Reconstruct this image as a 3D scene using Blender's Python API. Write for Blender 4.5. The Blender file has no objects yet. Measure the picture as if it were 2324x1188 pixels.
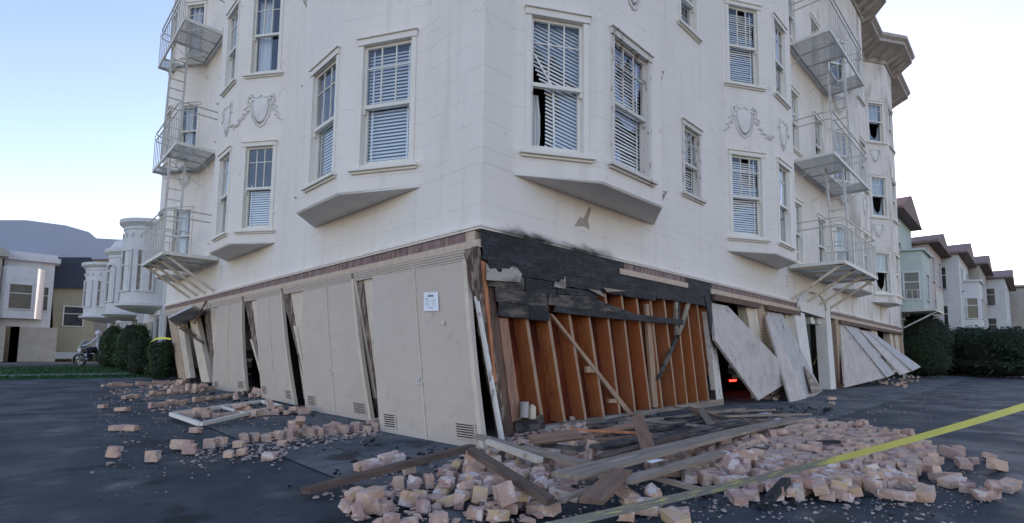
import bpy, bmesh, math, random
import numpy as np
from mathutils import Vector, Matrix
R = math.radians
random.seed(7)
S = bpy.context.scene
COL = S.collection

# ------------------------------------------------------------------ camera, sky, sun, exposure
K = 0.7308                      # survey units -> metres
CAM = np.array([-5.14 * K, -5.95 * K, 0.95])
F_PX, CYP = 1162.0, 705.0       # focal length and principal row in photo pixels
yaw, pitch, roll = R(45.463), R(4.742), R(0.7312)
cf = np.array([math.cos(yaw) * math.cos(pitch), math.sin(yaw) * math.cos(pitch), math.sin(pitch)])
cr = np.array([math.sin(yaw), -math.cos(yaw), 0.0])
cu = np.cross(cr, cf)
c_, s_ = math.cos(roll), math.sin(roll)
cr, cu = c_ * cr + s_ * cu, -s_ * cr + c_ * cu
cam = bpy.data.cameras.new("camera")
camo = bpy.data.objects.new("camera", cam)
COL.objects.link(camo)
m = Matrix(((cr[0], cu[0], -cf[0], CAM[0]), (cr[1], cu[1], -cf[1], CAM[1]), (cr[2], cu[2], -cf[2], CAM[2]), (0, 0, 0, 1)))
camo.matrix_world = m
cam.sensor_fit = 'HORIZONTAL'
cam.sensor_width = 36.0
cam.lens = F_PX / 2324.0 * 36.0
cam.shift_y = (CYP - 594.0) / 2324.0
cam.clip_start = 0.05
cam.clip_end = 3000
S.camera = camo

SUN_EL, SUN_AZ = R(9.0), R(25.0)          # azimuth counted from +X towards +Y
W = bpy.data.worlds.new("World"); S.world = W; W.use_nodes = True
nt = W.node_tree; nt.nodes.clear()
wo = nt.nodes.new('ShaderNodeOutputWorld'); bg = nt.nodes.new('ShaderNodeBackground'); sk = nt.nodes.new('ShaderNodeTexSky')
sk.sky_type = 'NISHITA'; sk.sun_disc = False
sk.sun_elevation = SUN_EL; sk.sun_rotation = math.pi / 2 - SUN_AZ
sk.air_density = 1.0; sk.dust_density = 0.35; sk.ozone_density = 1.5
mxw = nt.nodes.new('ShaderNodeMix'); mxw.data_type = 'RGBA'; mxw.blend_type = 'MULTIPLY'; mxw.inputs[0].default_value = 1.0
mxw.inputs[7].default_value = (1.16, 0.96, 1.03, 1)
nt.links.new(sk.outputs[0], mxw.inputs[6]); nt.links.new(mxw.outputs[2], bg.inputs[0]); nt.links.new(bg.outputs[0], wo.inputs[0])
bg.inputs[1].default_value = 0.15
sun = bpy.data.lights.new("sun", 'SUN'); sun.energy = 2.0; sun.angle = R(0.5); sun.color = (1, 0.9, 0.78)
suno = bpy.data.objects.new("sun", sun); COL.objects.link(suno)
sd = Vector((math.cos(SUN_AZ) * math.cos(SUN_EL), math.sin(SUN_AZ) * math.cos(SUN_EL), math.sin(SUN_EL)))
suno.rotation_euler = sd.to_track_quat('Z', 'Y').to_euler()
S.view_settings.view_transform = 'Standard'; S.view_settings.look = 'None'; S.view_settings.gamma = 1
S.view_settings.exposure = 1.58
S.render.engine = 'CYCLES'

# ------------------------------------------------------------------ pixel -> place on a real plane (metres)
def ray(x, y): return cf + (x - 1162) / F_PX * cr - (y - CYP) / F_PX * cu
def G(x, y, z=0.0):
    d = ray(x, y); return Vector(CAM + d * ((z - CAM[2]) / d[2]))
def PX(x, y, X=0.0):
    d = ray(x, y); return Vector(CAM + d * ((X - CAM[0]) / d[0]))
def PY(x, y, Y=0.0):
    d = ray(x, y); return Vector(CAM + d * ((Y - CAM[1]) / d[1]))
def LX(x, y, Xs=0.0): return PX(x, y, Xs * K)
def RY(x, y, Ys=0.0): return PY(x, y, Ys * K)

# ------------------------------------------------------------------ materials
def mat(name, c1, c2=None, scale=5.0, rough=0.8, bump=0.0, bscale=40.0, det=6.0, stretch=(1, 1, 1), lo=0.35, hi=0.65,
        c3=None, s3=1.5, lo3=0.55, hi3=0.7, spec=0.3, metal=0.0, objrand=0.0, emit=None, rnd=None):
    m = bpy.data.materials.new(name); m.use_nodes = True
    n = m.node_tree.nodes; l = m.node_tree.links
    b = n['Principled BSDF']; b.inputs['Roughness'].default_value = rough
    b.inputs['Specular IOR Level'].default_value = spec; b.inputs['Metallic'].default_value = metal
    if emit:
        b.inputs['Emission Color'].default_value = (*emit[0], 1); b.inputs['Emission Strength'].default_value = emit[1]
    tc = n.new('ShaderNodeTexCoord'); mp = n.new('ShaderNodeMapping'); mp.inputs['Scale'].default_value = stretch
    l.new(tc.outputs['Object'], mp.inputs[0])
    col = None
    if rnd:
        oi = n.new('ShaderNodeObjectInfo'); r = n.new('ShaderNodeValToRGB'); r.color_ramp.interpolation = 'LINEAR'
        e = r.color_ramp.elements; e[0].position = 0; e[0].color = (*rnd[0], 1); e[1].position = 1; e[1].color = (*rnd[-1], 1)
        for i, c in enumerate(rnd[1:-1]):
            q = e.new((i + 1) / (len(rnd) - 1)); q.color = (*c, 1)
        l.new(oi.outputs['Random'], r.inputs[0]); col = r.outputs[0]
        vm = n.new('ShaderNodeVectorMath'); vm.operation = 'ADD'
        cx = n.new('ShaderNodeCombineXYZ'); ml = n.new('ShaderNodeMath'); ml.operation = 'MULTIPLY'; ml.inputs[1].default_value = 37.0
        l.new(oi.outputs['Random'], ml.inputs[0]); l.new(ml.outputs[0], cx.inputs[0]); l.new(ml.outputs[0], cx.inputs[2])
        l.new(mp.outputs[0], vm.inputs[0]); l.new(cx.outputs[0], vm.inputs[1]); vec = vm.outputs[0]
    else: vec = mp.outputs[0]
    def noise(sc, d=det):
        t = n.new('ShaderNodeTexNoise'); t.inputs['Scale'].default_value = sc; t.inputs['Detail'].default_value = d
        t.inputs['Roughness'].default_value = 0.6
        l.new(vec, t.inputs['Vector']); return t.outputs[0]
    def ss(x, a, c):
        q = n.new('ShaderNodeMapRange'); q.interpolation_type = 'SMOOTHSTEP'; q.inputs[1].default_value = a; q.inputs[2].default_value = c
        l.new(x, q.inputs[0]); return q.outputs[0]
    def mix(f, a, c):
        q = n.new('ShaderNodeMix'); q.data_type = 'RGBA'; l.new(f, q.inputs[0])
        for v, i in ((a, 6), (c, 7)):
            if isinstance(v, tuple): q.inputs[i].default_value = (*v, 1)
            else: l.new(v, q.inputs[i])
        return q.outputs[2]
    base = col if col is not None else c1
    if c2 is not None: base = mix(ss(noise(scale), lo, hi), base, c2)
    if c3 is not None: base = mix(ss(noise(s3), lo3, hi3), base, c3)
    if isinstance(base, tuple): b.inputs['Base Color'].default_value = (*base, 1)
    else: l.new(base, b.inputs['Base Color'])
    if bump:
        bp = n.new('ShaderNodeBump'); bp.inputs['Strength'].default_value = bump; bp.inputs['Distance'].default_value = 0.01
        l.new(noise(bscale, 3), bp.inputs['Height']); l.new(bp.outputs[0], b.inputs['Normal'])
    return m

def nodes(m): return m.node_tree.nodes, m.node_tree.links
def set_alpha_mix(m): pass

# stucco: scored block joints from the UV map, faint blotches, soot over the burnt corner, dirt streaks
def stucco():
    m = bpy.data.materials.new("painted_stucco"); m.use_nodes = True
    n, l = nodes(m); b = n['Principled BSDF']; b.inputs['Roughness'].default_value = 0.75; b.inputs['Specular IOR Level'].default_value = 0.25
    uv = n.new('ShaderNodeUVMap')
    br = n.new('ShaderNodeTexBrick'); br.inputs['Scale'].default_value = 1.0
    br.inputs['Brick Width'].default_value = 0.92; br.inputs['Row Height'].default_value = 0.3325
    br.inputs['Mortar Size'].default_value = 0.004; br.inputs['Mortar Smooth'].default_value = 0.3
    br.inputs['Color1'].default_value = (1, 1, 1, 1); br.inputs['Color2'].default_value = (1, 1, 1, 1); br.inputs['Mortar'].default_value = (0, 0, 0, 1)
    l.new(uv.outputs[0], br.inputs[0])
    tc = n.new('ShaderNodeTexCoord')
    def noise(sc, d, st=None):
        t = n.new('ShaderNodeTexNoise'); t.inputs['Scale'].default_value = sc; t.inputs['Detail'].default_value = d
        if st:
            mp = n.new('ShaderNodeMapping'); mp.inputs['Scale'].default_value = st; l.new(tc.outputs['Object'], mp.inputs[0]); l.new(mp.outputs[0], t.inputs[0])
        else: l.new(tc.outputs['Object'], t.inputs[0])
        return t.outputs[0]
    def rng(x, a, c, lo=0, hi=1):
        q = n.new('ShaderNodeMapRange'); q.interpolation_type = 'SMOOTHSTEP'
        for i, v in enumerate((a, c, lo, hi)): q.inputs[i + 1].default_value = v
        l.new(x, q.inputs[0]); return q.outputs[0]
    def op(o, a, c):
        q = n.new('ShaderNodeMath'); q.operation = o
        for i, v in enumerate((a, c)):
            if isinstance(v, (int, float)): q.inputs[i].default_value = v
            else: l.new(v, q.inputs[i])
        return q.outputs[0]
    def mix(f, a, c):
        q = n.new('ShaderNodeMix'); q.data_type = 'RGBA'
        l.new(f, q.inputs[0])
        for v, i in ((a, 6), (c, 7)):
            if isinstance(v, tuple): q.inputs[i].default_value = (*v, 1)
            else: l.new(v, q.inputs[i])
        return q.outputs[2]
    base = mix(rng(noise(1.1, 5), 0.3, 0.7), (0.82, 0.762, 0.70), (0.785, 0.725, 0.665))
    base = mix(op('MULTIPLY', rng(noise(3.0, 6, (1.6, 1.6, 0.12)), 0.52, 0.75), 0.28), base, (0.52, 0.48, 0.42))
    base = mix(op('MULTIPLY', rng(noise(6.0, 8), 0.66, 0.74), 0.35), base, (0.48, 0.42, 0.36))
    # joints read most where the grout is dirty
    suv = n.new('ShaderNodeSeparateXYZ'); l.new(uv.outputs[0], suv.inputs[0])
    frac = op('FRACT', op('DIVIDE', suv.outputs[1], 0.3325), 0.0)
    hl = op('LESS_THAN', op('ABSOLUTE', op('SUBTRACT', frac, 0.5), 0.0), 0.011)
    frac = op('FRACT', op('ADD', op('DIVIDE', suv.outputs[1], 0.3325), 0.5), 0.0)
    hl = op('LESS_THAN', op('ABSOLUTE', op('SUBTRACT', frac, 0.5), 0.0), 0.011)
    jn = op('MULTIPLY', hl, rng(noise(2.5, 3), 0.35, 0.6, 0.06, 0.42))
    jn = op('MAXIMUM', jn, op('MULTIPLY', op('SUBTRACT', 1.0, br.outputs[0]), 0.05))
    base = mix(jn, base, (0.33, 0.31, 0.29))
    vo = n.new('ShaderNodeTexVoronoi'); vo.feature = 'DISTANCE_TO_EDGE'; vo.inputs['Scale'].default_value = 0.55
    wv = n.new('ShaderNodeVectorMath'); wv.operation = 'ADD'; nn_ = n.new('ShaderNodeTexNoise'); nn_.inputs['Scale'].default_value = 2.5; nn_.inputs['Detail'].default_value = 8; l.new(tc.outputs['Object'], nn_.inputs[0])
    l.new(tc.outputs['Object'], wv.inputs[0]); l.new(nn_.outputs[1], wv.inputs[1]); l.new(wv.outputs[0], vo.inputs['Vector'])
    ck = op('MULTIPLY', rng(vo.outputs['Distance'], 0.0, 0.007, 1, 0), rng(noise(0.7, 3), 0.56, 0.64, 0, 0.45))
    base = mix(ck, base, (0.22, 0.20, 0.18))
    sp = n.new('ShaderNodeSeparateXYZ'); l.new(tc.outputs['Object'], sp.inputs[0])
    X, Y, Z = sp.outputs
    # soot: close above the burnt band at the corner
    nz = noise(2.2, 6)
    zz = op('SUBTRACT', Z, op('MULTIPLY', nz, 0.32))
    soot = op('MULTIPLY', rng(zz, 2.19, 2.33, 1, 0), op('MULTIPLY', rng(X, 0.1, 0.5), rng(X, 2.1, 2.8, 1, 0)))
    soot = op('MULTIPLY', soot, rng(noise(1.4, 4), 0.34, 0.5, 0.35, 0.97))
    soot = op('MULTIPLY', soot, rng(Y, 0.3, 0.4, 1, 0))
    base = mix(soot, base, (0.035, 0.033, 0.032))
    # far right end: more weathered
    old = op('MULTIPLY', rng(X, 11.0, 17.0), rng(noise(1.7, 7, (1, 1, 0.4)), 0.45, 0.7, 0.1, 0.8))
    base = mix(old, base, (0.36, 0.31, 0.27))
    l.new(base, b.inputs['Base Color'])
    bp = n.new('ShaderNodeBump'); bp.inputs['Strength'].default_value = 0.35; bp.inputs['Distance'].default_value = 0.01
    hh = op('ADD', op('MULTIPLY', noise(60, 4), 0.5), op('MULTIPLY', op('SUBTRACT', 1.0, jn), 0.8))
    hh = op('ADD', hh, op('MULTIPLY', noise(5, 3), 1.2))
    l.new(hh, bp.inputs['Height']); l.new(bp.outputs[0], b.inputs['Normal'])
    return m

def brickwork(name, w, h, cols, mortar, off=0.0, msize=0.006):
    m = bpy.data.materials.new(name); m.use_nodes = True
    n, l = nodes(m); b = n['Principled BSDF']; b.inputs['Roughness'].default_value = 0.85; b.inputs['Specular IOR Level'].default_value = 0.2
    uv = n.new('ShaderNodeUVMap'); br = n.new('ShaderNodeTexBrick')
    for k_, v in (('Scale', 1), ('Brick Width', w), ('Row Height', h), ('Mortar Size', msize), ('Bias', 0.0)): br.inputs[k_].default_value = v
    br.offset = off
    br.inputs['Color1'].default_value = (0, 0, 0, 1); br.inputs['Color2'].default_value = (1, 1, 1, 1); br.inputs['Mortar'].default_value = (0.5, 0.5, 0.5, 1)
    l.new(uv.outputs[0], br.inputs[0])
    r = n.new('ShaderNodeValToRGB'); e = r.color_ramp.elements
    e[0].color = (*cols[0], 1); e[1].color = (*cols[-1], 1)
    for i, c in enumerate(cols[1:-1]): e.new((i + 1) / (len(cols) - 1)).color = (*c, 1)
    l.new(br.outputs[0], r.inputs[0])
    tc = n.new('ShaderNodeTexCoord'); t = n.new('ShaderNodeTexNoise'); t.inputs['Scale'].default_value = 14; t.inputs['Detail'].default_value = 6
    l.new(tc.outputs['Object'], t.inputs[0])
    q = n.new('ShaderNodeMapRange'); q.inputs[1].default_value = 0.45; q.inputs[2].default_value = 0.75; q.inputs[4].default_value = 0.6; l.new(t.outputs[0], q.inputs[0])
    a = n.new('ShaderNodeMix'); a.data_type = 'RGBA'; l.new(q.outputs[0], a.inputs[0]); l.new(r.outputs[0], a.inputs[6]); a.inputs[7].default_value = (*[v * 1.25 for v in cols[len(cols) // 2]], 1)
    c = n.new('ShaderNodeMix'); c.data_type = 'RGBA'; l.new(br.outputs[1], c.inputs[0]); l.new(a.outputs[2], c.inputs[6]); c.inputs[7].default_value = (*mortar, 1)
    l.new(c.outputs[2], b.inputs['Base Color'])
    bp = n.new('ShaderNodeBump'); bp.inputs['Strength'].default_value = 0.6; bp.inputs['Distance'].default_value = 0.006; bp.invert = True
    l.new(br.outputs[1], bp.inputs['Height']); l.new(bp.outputs[0], b.inputs['Normal'])
    return m

def glass_mat(name="window_glass", tint=(0.88, 0.92, 0.95), refl=0.10):
    m = bpy.data.materials.new(name); m.use_nodes = True
    n, l = nodes(m); n.remove(n['Principled BSDF']); out = n['Material Output']
    gl = n.new('ShaderNodeBsdfGlossy'); gl.inputs['Roughness'].default_value = 0.02; gl.inputs['Color'].default_value = (0.92, 0.95, 1, 1)
    tr = n.new('ShaderNodeBsdfTransparent'); tr.inputs[0].default_value = (*tint, 1)
    fw = n.new('ShaderNodeLayerWeight'); fw.inputs[0].default_value = 0.5; fr = n.new('ShaderNodeMath'); fr.operation = 'POWER'; fr.inputs[1].default_value = 4.0; l.new(fw.outputs[1], fr.inputs[0])
    mr = n.new('ShaderNodeMapRange'); mr.inputs[1].default_value = 0.0; mr.inputs[2].default_value = 1.0; mr.inputs[3].default_value = refl; mr.inputs[4].default_value = 0.95
    l.new(fr.outputs[0], mr.inputs[0])
    tc = n.new('ShaderNodeTexCoord'); t = n.new('ShaderNodeTexNoise'); t.inputs['Scale'].default_value = 1.3; l.new(tc.outputs['Object'], t.inputs[0])
    bp = n.new('ShaderNodeBump'); bp.inputs['Strength'].default_value = 0.15; bp.inputs['Distance'].default_value = 0.02; l.new(t.outputs[0], bp.inputs['Height']); l.new(bp.outputs[0], gl.inputs['Normal'])
    mx = n.new('ShaderNodeMixShader'); l.new(mr.outputs[0], mx.inputs[0]); l.new(tr.outputs[0], mx.inputs[1]); l.new(gl.outputs[0], mx.inputs[2])
    l.new(mx.outputs[0], out.inputs[0]); return m

M = {}
M['stucco'] = stucco()
M['smooth'] = mat('smooth_plaster', (0.78, 0.75, 0.71), (0.72, 0.69, 0.65), 3, 0.8, 0.25, 60, c3=(0.62, 0.58, 0.53), s3=2.2, lo3=0.58, hi3=0.8)
M['trim'] = mat('cream_trim_paint', (0.80, 0.76, 0.69), (0.76, 0.72, 0.65), 4, 0.55, 0.15, 30, c3=(0.40, 0.33, 0.27), s3=9, lo3=0.66, hi3=0.74)
M['peel'] = mat('peeling_trim_paint', (0.66, 0.62, 0.57), (0.33, 0.27, 0.23), 14, 0.7, 0.4, 40, stretch=(1, 1, .35), lo=0.57, hi=0.63)
M['post'] = mat('cream_post_paint', (0.66, 0.57, 0.46), (0.58, 0.49, 0.39), 3, 0.6, 0.15, 25, c3=(0.34, 0.25, 0.18), s3=6, lo3=0.62, hi3=0.72)
M['door'] = mat('taupe_door_paint', (0.53, 0.45, 0.38), (0.50, 0.42, 0.35), 2, 0.6, 0.12, 50, c3=(0.40, 0.34, 0.29), s3=5, lo3=0.56, hi3=0.8)
M['vent'] = mat('vent_slot_dark', (0.03, 0.03, 0.03), rough=0.8)
M['metal'] = mat('painted_ironwork', (0.60, 0.59, 0.56), (0.50, 0.48, 0.45), 8, 0.45, 0.1, 60, c3=(0.28, 0.20, 0.15), s3=12, lo3=0.66, hi3=0.76, spec=0.4)
M['grate'] = mat('painted_grating', (0.74, 0.73, 0.68), (0.64, 0.62, 0.57), 8, 0.6, 0.1, 60, c3=(0.36, 0.27, 0.2), s3=12, lo3=0.66, hi3=0.76)
M['soldier'] = brickwork('soldier_bricks', 0.058, 0.5, [(0.13, 0.085, 0.085), (0.22, 0.13, 0.11), (0.30, 0.21, 0.19), (0.17, 0.125, 0.14)], (0.30, 0.27, 0.25), msize=0.004)
M['header'] = brickwork('buff_header_bricks', 0.20, 0.5, [(0.52, 0.41, 0.31), (0.56, 0.46, 0.36), (0.54, 0.42, 0.34)], (0.40, 0.34, 0.29), msize=0.003)
M['pierbrick'] = brickwork('buff_pier_bricks', 0.2, 0.066, [(0.44, 0.32, 0.22), (0.52, 0.39, 0.27), (0.48, 0.33, 0.25)], (0.24, 0.19, 0.15), off=0.5, msize=0.005)
M['splinter'] = mat('splintered_dark_wood', (0.10, 0.07, 0.055), (0.30, 0.23, 0.19), 16, 0.9, 0.9, 60, stretch=(1, 1, .25), lo=0.45, hi=0.6, c3=(0.50, 0.42, 0.36), s3=22, lo3=0.62, hi3=0.68)
M['stud_side'] = mat('orange_fir_stud', (0.44, 0.155, 0.04), (0.34, 0.12, 0.04), 6, 0.75, 0.2, 60, stretch=(3, 3, .3), c3=(0.20, 0.06, 0.03), s3=2, lo3=0.55, hi3=0.8, spec=.15, rnd=[(0.46, 0.19, 0.085), (0.40, 0.13, 0.055), (0.34, 0.165, 0.10), (0.40, 0.115, 0.05)])
M['stud_edge'] = mat('pale_stud_edge', (0.42, 0.29, 0.20), (0.32, 0.21, 0.14), 9, 0.8, 0.3, 60, stretch=(2, 2, .3), c3=(0.12, 0.08, 0.06), s3=15, lo3=0.62, hi3=0.72)
M['backing'] = mat('red_building_board', (0.19, 0.035, 0.016), (0.11, 0.024, 0.016), 2.2, 0.8, 0.2, 40, stretch=(1.5, 1, 1), c3=(0.27, 0.07, 0.02), s3=1.6, lo3=0.5, hi3=0.62)
M['peach'] = mat('raw_peach_timber', (0.42, 0.22, 0.14), (0.25, 0.15, 0.11), 10, 0.8, 0.5, 50, stretch=(2, 2, .25), c3=(0.14, 0.10, 0.08), s3=8, lo3=0.6, hi3=0.68)
M['orange'] = mat('fresh_split_wood', (0.55, 0.24, 0.12), (0.42, 0.17, 0.08), 8, 0.8, 0.4, 50, stretch=(2, 2, .25))
M['brownpost'] = mat('brown_corner_timber', (0.20, 0.125, 0.09), (0.12, 0.08, 0.065), 9, 0.85, 0.5, 50, stretch=(2, 2, .25))
M['char'] = mat('charred_boards', (0.008, 0.009, 0.011), (0.040, 0.045, 0.056), 5, 0.75, 1.0, 28, stretch=(.6, 1, 1.8), lo=.4, hi=.7, c3=(0.20, 0.16, 0.13), s3=7, lo3=0.68, hi3=0.74, spec=0.5)
n_, l_ = nodes(M['char']); b_ = n_['Principled BSDF']; t_ = n_.new('ShaderNodeTexVoronoi'); t_.feature = 'DISTANCE_TO_EDGE'; t_.inputs['Scale'].default_value = 14
tc_ = n_.new('ShaderNodeTexCoord'); mp_ = n_.new('ShaderNodeMapping'); mp_.inputs['Scale'].default_value = (.5, 1, 1.6); l_.new(tc_.outputs['Object'], mp_.inputs[0]); l_.new(mp_.outputs[0], t_.inputs['Vector'])
q_ = n_.new('ShaderNodeMapRange'); q_.inputs[1].default_value = 0; q_.inputs[2].default_value = .08; l_.new(t_.outputs['Distance'], q_.inputs[0])
x_ = n_.new('ShaderNodeMix'); x_.data_type = 'RGBA'; l_.new(q_.outputs[0], x_.inputs[0]); x_.inputs[6].default_value = (.004, .004, .005, 1); l_.new(b_.inputs['Base Color'].links[0].from_socket, x_.inputs[7]); l_.new(x_.outputs[2], b_.inputs['Base Color'])
M['char2'] = mat('scorched_grey_boards', (0.03, 0.03, 0.032), (0.15, 0.125, 0.105), 5, 0.8, 0.7, 40, stretch=(.7, 1, 2), lo=0.42, hi=0.66, c3=(0.30, 0.25, 0.21), s3=7, lo3=0.64, hi3=0.72)
M['charpale'] = mat('smoked_pale_board', (0.42, 0.38, 0.34), (0.16, 0.14, 0.125), 4, 0.8, 0.4, 40, stretch=(1, 1, 2), lo=0.42, hi=0.7, c3=(0.03, 0.03, 0.03), s3=3, lo3=0.6, hi3=0.66)
M['lumber'] = mat('grey_weathered_plank', (0.34, 0.28, 0.225), (0.22, 0.175, 0.14), 6, 0.85, 0.5, 60, stretch=(.25, 4, 2), c3=(0.46, 0.41, 0.35), s3=5, lo3=0.56, hi3=0.7)
M['lumberd'] = mat('dark_brown_plank', (0.16, 0.11, 0.085), (0.09, 0.065, 0.055), 6, 0.85, 0.5, 60, stretch=(.25, 4, 2), c3=(0.28, 0.22, 0.18), s3=5, lo3=0.6, hi3=0.7)
M['lumberb'] = mat('brown_plank', (0.24, 0.155, 0.11), (0.18, 0.115, 0.08), 5, 0.8, 0.3, 60, stretch=(.25, 4, 2))
M['panel'] = mat('stained_plywood', (0.55, 0.49, 0.455), (0.43, 0.375, 0.345), 5.0, 0.7, 0.25, 50, stretch=(1, 1, .6), lo=0.4, hi=0.7, c3=(0.18, 0.15, 0.13), s3=9, lo3=0.62, hi3=0.72)
M['panel2'] = mat('grey_blue_panel', (0.38, 0.37, 0.37), (0.50, 0.47, 0.45), 9, 0.7, 0.4, 60, stretch=(1, 1, .25), c3=(0.10, 0.095, 0.09), s3=8, lo3=0.6, hi3=0.7)
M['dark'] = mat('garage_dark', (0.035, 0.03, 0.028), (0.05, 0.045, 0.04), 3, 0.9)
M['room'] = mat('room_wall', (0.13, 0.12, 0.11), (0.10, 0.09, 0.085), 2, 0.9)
M['glass'] = glass_mat()
M['glassb'] = glass_mat('window_glass_blue', (0.66, 0.76, 0.82), 0.2)
M['blind'] = mat('blind_slat', (0.84, 0.84, 0.82), (0.80, 0.80, 0.79), 4, 0.5)
M['curtain'] = mat('curtain_cloth', (0.78, 0.78, 0.76), (0.66, 0.67, 0.68), 6, 0.9, 0.3, 12, stretch=(6, 6, .2))
M['paper'] = mat('white_paper', (0.78, 0.80, 0.84), (0.74, 0.76, 0.8), 3, 0.7)
M['ink'] = mat('grey_ink', (0.13, 0.13, 0.15), rough=0.8)
M['inkl'] = mat('faint_ink', (0.48, 0.50, 0.54), rough=0.8)
M['brick'] = mat('loose_brick', (0.5, 0.4, 0.3), (0.60, 0.44, 0.38), 9, 0.88, 0.7, 70, lo=0.45, hi=0.62, c3=(0.70, 0.60, 0.56), s3=7, lo3=0.54, hi3=0.60, spec=0.15,
                 rnd=[(0.62, 0.45, 0.27), (0.55, 0.36, 0.25), (0.42, 0.265, 0.235), (0.62, 0.46, 0.32), (0.34, 0.21, 0.20), (0.58, 0.40, 0.30)])
M['mortar'] = mat('mortar_lump', (0.46, 0.38, 0.35), (0.36, 0.28, 0.26), 12, 0.95, 0.8, 60)
M['hedge'] = mat('hedge_leaf', (0.018, 0.055, 0.018), (0.04, 0.10, 0.028), 9, 0.7)
M['hedged'] = mat('dark_hedge_leaf', (0.012, 0.028, 0.014), (0.022, 0.05, 0.02), 9, 0.7)
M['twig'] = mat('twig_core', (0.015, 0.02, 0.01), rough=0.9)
M['lampred'] = mat('lit_red_lens', (0.7, 0.02, 0.01), rough=0.4, emit=((1, 0.03, 0.02), 2.2))

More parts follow.
